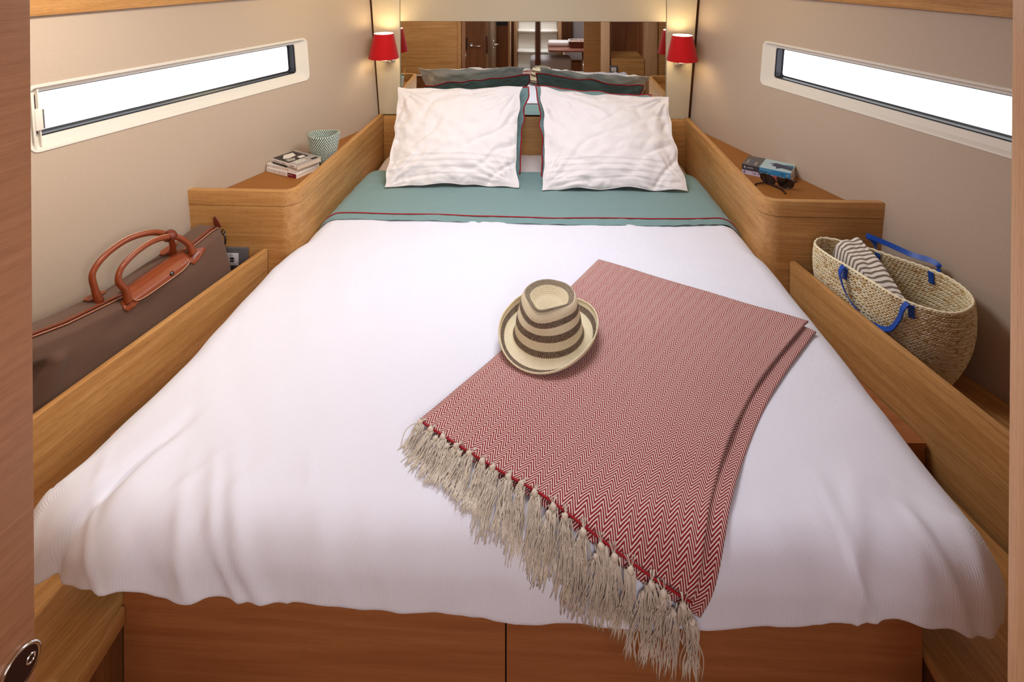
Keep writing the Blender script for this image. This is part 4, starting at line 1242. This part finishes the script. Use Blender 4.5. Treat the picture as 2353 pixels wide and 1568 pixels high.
    for zz in (-0.011, 0.011):
        rgs.append([bm.verts.new(c + d * zz + n * 0.023 * cos(a) + Vector((0, 0, 1)) * 0.0155 * sin(a) - n * 0.0) for a in [2 * pi * k / 20 for k in range(20)]])
    for k in range(20): bm.faces.new((rgs[0][k], rgs[0][(k + 1) % 20], rgs[1][(k + 1) % 20], rgs[1][k]))
    o = fin(bm, 'handle_wrap', M['tan_dark'], e, smooth=True); sm = o.modifiers.new('t', 'SOLIDIFY'); sm.thickness = 0.002; tag(o, 'dark tan leather wrap')
    # end tab standing up, ring and clip
    q0 = ridge(0.01, 0.0, 0.004)
    bm = bmesh.new()
    shp = [(-0.016, 0.0), (-0.020, 0.012), (-0.020, 0.026), (-0.014, 0.036), (-0.006, 0.034), (0.006, 0.020), (0.014, 0.004), (0.012, -0.002)]
    rv = Vector((0.9, -0.3, 0)).normalized()
    A = [bm.verts.new(q0 + rv * x + Vector((0, 0, z + .0)) + Vector((0, -0.004 * (z / 0.03), 0))) for x, z in shp]; B = [bm.verts.new(v.co + Vector((0.001, 0.0026, 0))) for v in A]
    bm.faces.new(A); bm.faces.new(B)
    for i in range(len(shp)): bm.faces.new((A[i], A[(i + 1) % len(shp)], B[(i + 1) % len(shp)], B[i]))
    tag(fin(bm, 'end_tab', M['tan_dark'], e), 'dark tan leather pull tab')
    k0 = ridge(0.0, 0.012, -0.004)
    ring = [k0 + rv * (0.006 + 0.007 * cos(a)) + Vector((0, -0.004, 0.0)) + Vector((0, 0, 0.008 * sin(a) - 0.008)) for a in [2 * pi * i / 16 for i in range(16)]]
    tag(tubes('clip_ring', [ring], 0.0022, M['steel_dark'], e, 6, closed=True), 'dark steel ring')
    tag(tubes('snap_hook', [catmull([k0 + rv * 0.008 + Vector((0, -0.005, -0.012)), k0 + rv * 0.016 + Vector((0, -0.005, -0.022)), k0 + rv * 0.017 + Vector((0, -0.005, -0.040)), k0 + rv * 0.012 + Vector((0, -0.005, -0.052)), k0 + rv * 0.002 + Vector((0, -0.005, -0.048))], 5)], 0.0034, M['steel_dark'], e, 8), 'dark steel snap hook')
    tag(tubes('strap_loop', [catmull([k0 + rv * 0.010 + Vector((0, -0.003, -0.050)), k0 + rv * 0.014 + Vector((0, -0.003, -0.066)), k0 + rv * 0.004 + Vector((0, -0.002, -0.080)), k0 + rv * (-0.006) + Vector((0, 0.0, -0.088))], 5)], 0.0018, M['steel_dark'], e, 6), 'thin dark loop')
    # zip pull at the near end
    tag(tubes('zip_pull', [[ridge(0.640, 0.002, 0.006), ridge(0.655, 0.006, 0.009), ridge(0.667, 0.012, 0.004)]], 0.0028, M['steel_dark'], e, 6), 'dark steel zip pull')
    # little round badge on the hull side
travel_bag()

# ------------------------------------------------------------------ straw tote
M['straw'] = plain('straw', srgb(250, 232, 186), 0.6)
M['straw2'] = plain('straw_pale', srgb(255, 244, 208), 0.55)
M['straw3'] = plain('straw_tan', srgb(214, 184, 132), 0.7)
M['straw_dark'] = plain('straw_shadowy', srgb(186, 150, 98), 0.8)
def tote():
    e = empty('straw_tote', (1.12, 1.84, 0.557), 'woven straw tote with blue leather handles, standing in the right storage bin', 'bag')
    rim = [(0.950, 1.975, .835), (1.000, 2.012, .838), (1.10, 1.965, .836), (1.170, 1.905, .832), (1.225, 1.845, .834), (1.256, 1.775, .838), (1.262, 1.705, .834), (1.230, 1.650, .832),
           (1.165, 1.622, .826), (1.105, 1.640, .824), (1.050, 1.690, .826), (1.018, 1.750, .832), (0.985, 1.830, .836), (0.956, 1.905, .836)]
    base = [(1.025, 1.965), (1.06, 1.980), (1.115, 1.965), (1.155, 1.925), (1.185, 1.870), (1.205, 1.820), (1.212, 1.760), (1.205, 1.715),
            (1.180, 1.690), (1.150, 1.690), (1.110, 1.715), (1.075, 1.765), (1.045, 1.84), (1.025, 1.91)]
    R = catmull([(x, y, z) for x, y, z in rim], 12, closed=True); B = catmull([(x, y, 0.559) for x, y in base], 12, closed=True)
    n = len(R)
    def at(th, h, out=0.0):
        """th 0..1 around, h 0 base .. 1 rim"""
        x = (th % 1.0) * n; i = int(x); f = x - i
        r = R[i % n].lerp(R[(i + 1) % n], f); b = B[i % n].lerp(B[(i + 1) % n], f)
        h = max(0.0, min(1.0, h)); k = sin(h * pi / 2) ** 0.9
        bulge = 0.030 * sin(pi * min(h, 1)) * (1 - 0.3 * h)
        p = Vector((lerp(b.x, r.x, k), lerp(b.y, r.y, k), lerp(b.z, r.z, h)))
        c = Vector((1.115, 1.83, 0)); o = Vector((p.x - c.x, p.y - c.y, 0))
        o = Vector((o.x * 1.0, o.y * 1.0, 0))
        if o.length > 0: o.normalize()
        # hull and board limit the bulge
        p += o * (bulge * 0.5 + out)
        return p
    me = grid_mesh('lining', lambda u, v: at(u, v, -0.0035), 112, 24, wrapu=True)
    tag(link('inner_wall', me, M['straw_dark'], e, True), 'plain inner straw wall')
    bm = bmesh.new(); bm.faces.new([bm.verts.new(at(k / 60, 0.0)) for k in range(60)]); fin(bm, 'tote_base', M['straw3'], e)
    # braided rows: each row is a band of slanted straw elements, alternately leaning
    def weave(name, rows, outs, parent_lab, flip=1):
        verts, faces, mats = [], [], []
        rn = random.Random(3)
        nel = 104
        for r_ in range(rows):
            for half in (0, 1):
                h0 = (r_ + half * 0.5) / rows; h1 = (r_ + half * 0.5 + 0.60) / rows
                for i in range(nel):
                    t0 = (i + 0.5 * (r_ % 2)) / nel
                    dt = 1.0 / nel
                    sl = dt * 1.35 * (1 if half == 0 else -1)
                    h0j = h0 + rn.uniform(-.004, .004); h1j = min(h1, 1.0)
                    q = []
                    jit = rn.uniform(-0.0006, 0.0008)
                    # lens shaped element: 6 verts with raised middle
                    a0 = t0 - sl * .5; a1 = t0 + sl * .5
                    wd = dt * 0.50
                    pA = at(a0, h0j, outs * flip * 0.3); pB = at(a1, h1j, outs * flip * 0.3)
                    mL = at((a0 + a1) / 2 - wd, (h0j + h1j) / 2, outs * flip * 0.35); mR = at((a0 + a1) / 2 + wd, (h0j + h1j) / 2, outs * flip * 0.35)
                    mC = at((a0 + a1) / 2, (h0j + h1j) / 2, (outs + jit) * flip)
                    k = len(verts); verts += [pA, mR, pB, mL, mC]
                    fs = [(k, k + 1, k + 4), (k + 1, k + 2, k + 4), (k + 2, k + 3, k + 4), (k + 3, k, k + 4)]
                    faces += fs; m = rn.choice((0, 0, 0, 1, 1, 1, 1, 1, 2)); mats += [m] * 4
        me = bpy.data.meshes.new(name); me.from_pydata(verts, [], faces)
        o = link(name, me, [M['straw'], M['straw2'], M['straw3']], e, True)
        for p, m in zip(me.polygons, mats): p.material_index = m
        tag(o, parent_lab, kind='stuff')
    weave('outer_weave', 21, 0.0062, 'braided straw rows')
    weave('inner_weave', 21, 0.0085, 'braided straw rows inside', flip=-1)
    bm = bmesh.new()
    rp = [at(k / 220, 1.0, 0.0008 * sin(k * 1.57)) + Vector((0, 0, 0.0008 * sin(k * 1.57))) for k in range(220)]
    tube(bm, rp, 0.0034, 6, closed=True); fin(bm, 'rim_braid', M['straw2'], e, smooth=True)
    # handles: near (bed side) hangs down, far one stands
    def find(x, y):
        best = min(range(280), key=lambda k: (at(k / 280, 1.0).xy - Vector((x, y))).length); return best / 280
    ups = Vector((0, 0, 1))
    n1, n2 = find(0.982, 1.835), find(1.070, 1.668)
    for (ta, side) in ((n1, 1), (n2, 1)): pass
    def strap(name, pts, wv, w=0.0115, th=0.0022, par=None):
        bm = bmesh.new(); P = catmull(pts, 8); rings = []
        for i, p in enumerate(P):
            t = (P[min(i + 1, len(P) - 1)] - P[max(i - 1, 0)]).normalized()
            wi = wv(i / (len(P) - 1)) if callable(wv) else Vector(wv)
            wi = (wi - t * wi.dot(t)).normalized(); nn = t.cross(wi)
            rings.append([bm.verts.new(p + wi * w * sx * .5 * 1.0 + nn * th * sy * .5) for sx, sy in ((-1, -1), (1, -1), (1, 1), (-1, 1))])
        for A, Bq in zip(rings, rings[1:]):
            for k in range(4): bm.faces.new((A[k], A[(k + 1) % 4], Bq[(k + 1) % 4], Bq[k]))
        bm.faces.new(rings[0]); bm.faces.new(rings[-1])
        o = fin(bm, name, M['blue'], par or e, smooth=True); sharp(o, radians(50)); return o
    g = Vector((0.88, -0.0, 0)).normalized()
    def tab(t, out, down=0.036, par=None):
        a = at(t, 0.985, out); b = at(t, 0.985 - down / 0.275, out)
        b2 = at(t, 0.985 - down * .5 / 0.275, out)
        tang = (at(t + 0.01, 0.9, out) - at(t - 0.01, 0.9, out)).normalized()
        o = strap('handle_tab', [a, b2, b], lambda s: tang, 0.0155, 0.003, par)
        tag(o, 'blue stitched tab')
        for hh_ in (0.25, 0.72):
            c = a.lerp(b, hh_); nrm = (at(t, 0.9, out * 1.2 + 0.001 * (1 if out > 0 else -1)) - at(t, 0.9, 0)).normalized()
            sq = [c + nrm * 0.0022 + tang * 0.0045 * cx_ + (a - b).normalized() * 0.0045 * cy_ for cx_, cy_ in ((-1, -1), (1, -1), (1, 1), (-1, 1))]
            # (stitch crosses sit on the tab)
            bmq = bmesh.new(); tube(bmq, sq, 0.0004, 3, closed=True); tube(bmq, [sq[0], sq[2]], 0.0004, 3)
            me_ = bpy.data.meshes.new('x'); bmesh.ops.recalc_face_normals(bmq, faces=bmq.faces); bmq.to_mesh(me_); bmq.free()
            # keep as part of the handle
            oo = link('tab_stitching', me_, M['stitch2'], par or e)
        return a
    # near handle
    A1, A2 = at(n1, 0.985, 0.007), at(n2, 0.985, 0.007)
    tn = (A2 - A1).normalized(); inn = Vector((-0.85, -0.45, 0)).normalized()
    hp_ = [A1 + Vector((0, 0, -0.004)), A1 + inn * 0.010 + Vector((0, 0, 0.006)), A1 + inn * 0.020 + tn * -0.004 + Vector((0, 0, -0.020)), A1.lerp(A2, 0.10) + inn * 0.018 + Vector((0, 0, -0.075)),
           A1.lerp(A2, 0.40) + inn * 0.016 + Vector((0, 0, -0.112)), A1.lerp(A2, 0.72) + inn * 0.018 + Vector((0, 0, -0.100)), A1.lerp(A2, 0.88) + inn * 0.018 + Vector((0, 0, -0.050)),
           A2 + inn * 0.020 + tn * -0.012 + Vector((0, 0, -0.012)), A2 + inn * 0.010 + tn * -0.004 + Vector((0, 0, 0.006)), A2 + Vector((0, 0, -0.004))]
    h1 = strap('handle', hp_, (lambda s: tn.lerp(inn, 0.25 + 0.2 * sin(pi * s))), 0.0165, 0.0028)
    tab(n1, 0.006, par=h1); tab(n2, 0.006, par=h1)
    n3, n4 = find(1.135, 1.938), find(1.240, 1.822)
    A3, A4 = at(n3, 0.985, -0.007), at(n4, 0.985, -0.007)
    hull_in = Vector((0.94, 0.34, 0))
    A3, A4 = at(n3, 1.0, 0.007), at(n4, 1.0, 0.007)
    hp2 = [A3 + Vector((0, 0, -0.012)), A3 + Vector((0.003, 0.005, 0.012)), A3 + Vector((-0.006, 0.012, 0.030)), A3 + Vector((-0.018, 0.018, 0.038)), A3.lerp(A4, 0.20) + Vector((0.010, 0.012, 0.026)), A3.lerp(A4, 0.55) + Vector((0.018, 0.01, 0.016)),
           A3.lerp(A4, 0.85) + Vector((0.014, 0.0, 0.022)), A4 + Vector((0.008, -0.004, 0.014)), A4 + Vector((0.002, 0, -0.010))]
    h2 = strap('handle', hp2, (lambda s: Vector((0.3, 0.5, 0.8))), 0.0165, 0.0028)
    tab(n3, -0.009, par=h2); tab(n4, -0.009, par=h2)
    # striped cloth tucked in
    sm_ = N('striped_cloth')
    sp = sm_.n('ShaderNodeSeparateXYZ', {0: sm_.n('ShaderNodeUVMap').outputs[0]})
    fr = sm_.math('FRACT', sm_.math('MULTIPLY', sp.outputs[1], 16.0))
    sm_.set(Base_Color=sm_.mix(sm_.math('GREATER_THAN', fr, 0.58), srgb(232, 222, 212), srgb(122, 110, 92)), Roughness=0.9)
    c = empty('striped_cloth', (1.06, 1.84, 0.80), 'beige cloth with grey stripes tucked into the straw tote', 'cloth')
    T0, T1 = Vector((1.010, 1.950, 0.846)), Vector((1.080, 1.950, 0.868))
    E0, E1 = Vector((1.055, 1.745, 0.772)), Vector((1.105, 1.700, 0.790))
    def cp(u, v):
        p = T0.lerp(T1, u).lerp(E0.lerp(E1, u), v)
        p.z += 0.006 * sin(pi * u) + 0.014 * sin(pi * v) * (1 - 0.5 * v) - 0.02 * v * v + 0.005 * nz(u * 4, v * 6, 2) + 0.008 * sin(u * 7 + v * 3) * 0.4
        return p
    o = link('cloth_front', grid_mesh('cloth_front', cp, 30, 50), sm_.m, c, True); o.modifiers.new('t', 'SOLIDIFY').thickness = 0.003
    def cp2(u, v):
        p = cp(1.0 if False else 0.0, v) + Vector((-0.012 * u, -0.004 * u, -0.045 * u * u - 0.006 * u)); return p
    o = link('cloth_fold', grid_mesh('cloth_fold', cp2, 14, 40), sm_.m, c, True); o.modifiers.new('t', 'SOLIDIFY').thickness = 0.003
    def cp3(u, v):
        p = cp(0.0 + u, 0.0) + Vector((-0.006 * v, 0.022 * v, -0.075 * v * v)); return p
    o = link('cloth_back', grid_mesh('cloth_back', cp3, 24, 14), sm_.m, c, True); o.modifiers.new('t', 'SOLIDIFY').thickness = 0.003
M['stitch2'] = plain('pale_blue_stitching', srgb(120, 140, 170), 0.7)
tote()

# ------------------------------------------------------------------ doorway: leaf on the left, jamb on the right, aft bulkhead
dl = empty('door_1', (-0.70, 0.75, 0.0), kind='structure')
ang = radians(11.5)
def leafM(): return Matrix.Translation((-0.700, 0.750, 0)) @ Matrix.Rotation(-ang, 4, 'Z')
bm = bmesh.new(); addbox(bm, -0.036, 0.0, -0.60, 0.0, 0.02, 2.0, leafM()); fin(bm, 'door_leaf', M['oak_leaf'], dl, bevel=0.0015)
# recessed oval pull with chrome rim
R = leafM() @ Matrix.Translation((0.001, -0.021, 0.852)) @ Matrix.Rotation(pi / 2, 4, 'Y')
bm = bmesh.new(); rg = lathe(bm, [(0.026, 0.0), (0.0265, 0.003), (0.0245, 0.0045), (0.0225, 0.003)], 0, 0, 40, R)
pull = fin(bm, 'door_pull', M['chrome'], dl, smooth=True); tag(pull, 'chrome rimmed round pull')
bm = bmesh.new(); rg = lathe(bm, [(0.0228, 0.003), (0.010, 0.0022), (0.0005, 0.002)], 0, 0, 40, R); bm.faces.new(rg[-1])
tag(fin(bm, 'pull_cup', plain('dark_bronze', (0.10, 0.05, 0.045, 1), 0.2, 0.8), pull, smooth=True), 'dark bronze cup')
R2 = leafM() @ Matrix.Translation((0.0035, -0.0085, 0.852)) @ Matrix.Rotation(pi / 2, 4, 'Y')
bm = bmesh.new(); lathe(bm, [(0.0065, 0.0), (0.0060, 0.002), (0.0046, 0.002), (0.0044, 0.0)], 0, 0, 20, R2)
tag(fin(bm, 'pull_ring', M['chrome'], pull, smooth=True), 'small chrome ring')

tag(box('trim_3', 0.606, 0.690, 0.715, 0.752, 0.0, 2.03, M['jamb'], None, 0.003), kind='structure')
# aft bulkhead either side of the doorway (faces the mirror)
wb = empty('wall_back', (0, 0.72, 0), kind='structure')
box('bulkhead_panel', -1.80, -0.776, 0.715, 0.735, 0.672, 2.03, M['oak_x'], wb)
box('bulkhead_panel', -1.80, -0.776, 0.700, 0.730, 0.0, 0.655, M['mahog'], wb)
tag(box('white_strip', -1.80, -0.776, 0.712, 0.742, 0.655, 0.669, M['white_plastic'], wb), 'thin white strip')
box('door_jamb', -0.775, -0.742, 0.70, 0.748, 0.0, 2.03, M['oak_y'], wb)
# cupboard with open niche on the right of the doorway, seen in the mirror
cb = empty('niche_cupboard', (0.95, 0.72, 0), 'open wooden niche cupboard beside the doorway, seen reflected at the right of the mirror', 'cabinet')
box('side_panel', 0.692, 0.705, 0.30, 0.735, 0.0, 2.02, M['mahog'], cb)
box('back_panel', 0.70, 1.45, 0.28, 0.30, 0.0, 2.02, M['mahog'], cb)
box('shelf_board', 0.70, 1.02, 0.30, 0.735, 0.815, 0.84, M['oak_x'], cb)
box('lower_front', 0.70, 1.02, 0.715, 0.735, 0.0, 0.815, M['oak_x'], cb)
box('column', 1.02, 1.16, 0.60, 0.735, 0.0, 2.02, M['oak_z'], cb, 0.03, seg=4)
box('side_front', 1.16, 2.1, 0.70, 0.735, 0.0, 2.02, M['oak_x'], cb)
sw = empty('light_switch', (0.727, 0.74, 0.736), 'grey twin light switch below the niche, reflected in the mirror', 'switch')
box('switch_plate', 0.690, 0.768, 0.7355, 0.745, 0.700, 0.772, M['grey_plastic'], sw, 0.002)
box('rocker', 0.706, 0.728, 0.745, 0.749, 0.716, 0.756, M['white_plastic'], sw, 0.001); box('rocker', 0.730, 0.752, 0.745, 0.749, 0.716, 0.756, M['white_plastic'], sw, 0.001)

# ------------------------------------------------------------------ saloon behind the camera, seen only in the mirror
# passage doors
pd = empty('door_2', (-0.65, -0.05, 0), kind='structure')
box('door_leaf', -0.860, -0.585, -0.09, -0.05, 0.0, 2.0, M['mahog'], pd)
box('lock_plate', -0.795, -0.782, -0.052, -0.047, 0.78, 0.92, M['black'], pd)
def lever(par, x, y, z, sx):
    bm = bmesh.new(); R = Matrix.Translation((x, y, z)) @ Matrix.Rotation(-pi / 2, 4, 'X')
    rg = lathe(bm, [(0.026, 0), (0.026, 0.006), (0.008, 0.010), (0.008, 0.035)], 0, 0, 20, R); bm.faces.new(rg[-1])
    tube(bm, catmull([(x, y + 0.036, z), (x + sx * 0.03, y + 0.048, z), (x + sx * 0.075, y + 0.050, z - 0.004), (x + sx * 0.105, y + 0.042, z - 0.002)], 5), 0.009, 8)
    return tag(fin(bm, 'door_handle', M['chrome'], par, smooth=True), 'chrome lever handle')
lever(pd, -0.735, -0.05, 0.835, 1)
p3 = empty('door_3', (-0.58, -0.30, 0), kind='structure')
box('door_leaf', -0.604, -0.567, -0.88, -0.30, 0.0, 2.0, M['oak_z'], p3, 0.002)
box('metal_edge', -0.566, -0.519, -0.88, -0.31, 0.0, 2.0, plain('pale_metal_strip', srgb(190, 170, 140), 0.35, 0.6), p3, 0.002)
bm = bmesh.new()
for sx in (-1, 1):
    x0 = -0.604 if sx < 0 else -0.519
    tube(bm, catmull([(x0, -0.34, 0.795), (x0 + sx * 0.035, -0.34, 0.795), (x0 + sx * 0.05, -0.38, 0.795), (x0 + sx * 0.052, -0.43, 0.79)], 5), 0.010, 8)
    tube(bm, [(x0, -0.34, 0.835), (x0 + sx * 0.012, -0.34, 0.835)], 0.016, 10); tube(bm, [(x0, -0.34, 0.755), (x0 + sx * 0.012, -0.34, 0.755)], 0.014, 10)
tag(fin(bm, 'door_handle', M['chrome'], p3, smooth=True), 'pair of chrome lever handles')
box('strike_plate', -0.600, -0.570, -0.30, -0.297, 0.70, 0.90, M['chrome'], p3)
w4 = box('trim_4', -0.553, -0.377, -0.96, -0.93, 0.0, 2.02, M['mahog'], None, 0.002); tag(w4, kind='structure')
box('dark_band', -0.551, -0.379, -0.932, -0.926, 0.945, 0.995, M['gasket'], w4)
tag(box('trim_5', -0.376, -0.352, -1.30, -0.93, 0.0, 2.02, M['oak_z'], None, 0.002), kind='structure')
tag(box('wall_panel_left', -2.1, -0.80, -3.0, -0.10, 0.0, 2.02, M['mahog']), kind='structure')
tag(box('wall_stern', -0.80, 2.1, -3.05, -3.0, 0.0, 2.02, M['mahog']), kind='structure')
tag(box('wall_panel_right', 1.6, 1.65, -3.0, 0.25, 0.0, 2.02, M['oak_y']), kind='structure')
tag(box('trim_6', 0.535, 0.800, -0.42, -0.38, 0.0, 2.02, M['oak_x'], None, 0.002), kind='structure')

# companionway stairs (white moulded steps)
st = empty('companionway_stairs', (0.0, -1.95, 0.0), 'white moulded companionway steps reflected in the middle of the mirror', 'stairs')
wp = plain('white_moulding', srgb(240, 236, 226), 0.35)
for k, (z, y) in enumerate(((0.205, -1.72), (0.470, -1.83), (0.745, -1.94), (1.02, -2.05))):
    def stp(u, v, z=z, y=y):
        x = lerp(-0.285, 0.285, u); bow = 0.035 * (1 - (2 * u - 1) ** 2)
        pr = [(y + 0.05 + bow, z - 0.005), (y + 0.06 + bow, z + 0.008), (y + 0.05 + bow, z + 0.02), (y - 0.10, z + 0.02), (y - 0.12, z + 0.10), (y - 0.11, z + 0.262)]
        q = v * 5; i = min(int(q), 4); f = q - i
        return (x, lerp(pr[i][0], pr[i + 1][0], f), lerp(pr[i][1], pr[i + 1][1], f))
    o = link('step', grid_mesh('step', stp, 24, 20), wp, st, True); o.modifiers.new('t', 'SOLIDIFY').thickness = 0.012; sharp(o, radians(40))
box('side_cheek', -0.335, -0.290, -2.25, -1.72, 0.16, 1.6, M['oak_z'], st, 0.006)
box('side_cheek', 0.290, 0.335, -2.25, -1.72, 0.16, 1.6, M['oak_z'], st, 0.006)
box('stair_base', -0.30, 0.30, -2.20, -1.74, 0.002, 0.20, M['oak_x'], st, 0.01)

# mast post
ps = empty('mast_post', (0.006, -1.2, 0), 'dark wooden post with steel edges in front of the white steps', 'post')
box('post_core', -0.026, 0.032, -1.23, -1.17, 0.0, 2.02, M['brownpost'], ps)
box('steel_edge', -0.036, -0.028, -1.235, -1.165, 0.0, 2.02, M['chrome'], ps); box('steel_edge', 0.034, 0.042, -1.235, -1.165, 0.0, 2.02, M['chrome'], ps)
box('base_collar', -0.034, 0.040, -1.163, -1.158, 0.44, 0.455, M['tan_dark'], ps)

# upholstered stool
so = empty('stool', (0.16, -1.45, 0.0), 'round-edged grey upholstered seat beside the post', 'seat')
def cush(name, x0, x1, y0, y1, z0, z1, r, mat, par):
    bm = bmesh.new(); addbox(bm, x0, x1, y0, y1, z0, z1)
    return fin(bm, name, mat, par, bevel=r, seg=5)
cush('seat_cushion', -0.10, 0.45, -1.60, -1.28, 0.20, 0.475, 0.05, M['beigecloth'], so)
box('seat_base', -0.05, 0.40, -1.55, -1.33, 0.0, 0.20, M['mahog'], so)

# saloon table with things on it
tbl = empty('saloon_table', (0.48, -1.6, 0.0), 'saloon table with a red-brown top on steel legs, reflected right of the post', 'table')
prism('table_top', [(0.155, -1.10), (0.135, -1.14), (0.135, -1.60), (0.155, -1.64), (1.30, -1.64), (1.30, -1.10)], 0.585, 0.612, plain('red_brown_laminate', srgb(150, 96, 80), 0.15), tbl, 0.006)
for x in (0.60, 0.66): tubes('leg', [[(x, -1.25, 0.0), (x, -1.25, 0.585)]], 0.022, M['chrome'], tbl, 12)
box('table_lock', 0.32, 0.37, -1.12, -1.10, 0.55, 0.585, M['chrome'], tbl, 0.01)
fc = cush('folded_cloth', 0.145, 0.425, -1.62, -1.40, 0.6125, 0.672, 0.02, M['cotton'], None); tag(fc, 'folded white cloth lying on the saloon table', 'cloth')
bk = empty('bread_basket', (0.52, -1.35, 0.613), 'small brown basket with a cream lining on the saloon table', 'basket')
bm = bmesh.new()
for k in range(7):
    z = 0.619 + k * 0.0115; w = 0.105 + k * 0.0035
    tube(bm, [(0.545 + sx * w, -1.35 + sy * 0.08, z) for sx, sy in ((-1, -.8), (-.85, -1), (.85, -1), (1, -.8), (1, .8), (.85, 1), (-.85, 1), (-1, .8))], 0.0065, 6, closed=True)
fin(bm, 'basket_wall', M['tan_dark'], bk, smooth=True)
tubes('basket_lining', [[(0.545 + sx * 0.128, -1.35 + sy * 0.085, 0.702) for sx, sy in ((-1, -.8), (-.85, -1), (.85, -1), (1, -.8), (1, .8), (.85, 1), (-.85, 1), (-1, .8))]], 0.010, M['cotton'], bk, 8, closed=True)
box('basket_bottom', 0.445, 0.645, -1.42, -1.28, 0.613, 0.617, M['tan_dark'], bk)
for i, (x, y, a) in enumerate(((0.48, -1.34, 0.3), (0.55, -1.36, -0.4), (0.61, -1.33, 0.1))):
    bm = bmesh.new(); bmesh.ops.create_uvsphere(bm, u_segments=16, v_segments=10, radius=1.0)
    Mx = Matrix.Translation((x, y, 0.690)) @ Matrix.Rotation(a, 4, 'Z') @ Matrix.Diagonal((0.045, 0.022, 0.020, 1))
    bmesh.ops.transform(bm, matrix=Mx, verts=bm.verts)
    for v in bm.verts: v.co.z += 0.004 * sin(v.co.x * 160)
    o = fin(bm, 'bread_roll', plain('crust', srgb(176, 96, 40), 0.5) if i == 0 else bpy.data.materials['crust'], smooth=True)
    tag(o, ('golden bread roll at the left of the brown basket', 'golden bread roll in the middle of the brown basket', 'golden bread roll at the right of the brown basket')[i], 'bread', 'rolls in the bread basket')
# settee behind the table
se = empty('settee', (0.8, -2.4, 0.0), 'pale grey upholstered settee behind the saloon table', 'sofa')
cush('seat_cushion', 0.36, 1.50, -2.55, -2.12, 0.28, 0.46, 0.04, M['beigecloth'], se)
cush('back_cushion', 0.55, 1.50, -2.75, -2.56, 0.40, 1.02, 0.05, M['beigecloth'], se)
box('settee_base', 0.38, 1.50, -2.70, -2.14, 0.0, 0.27, M['mahog'], se)
s2 = empty('stool', (0.55, -0.6, 0.0), 'grey ribbed seat at the foot of the saloon table', 'seat')
cush('seat_cushion', 0.36, 0.80, -0.85, -0.50, 0.10, 0.34, 0.07, M['beigecloth'], s2)
cush('seat_roll', 0.38, 0.80, -0.84, -0.50, 0.335, 0.40, 0.03, M['beigecloth'], s2)
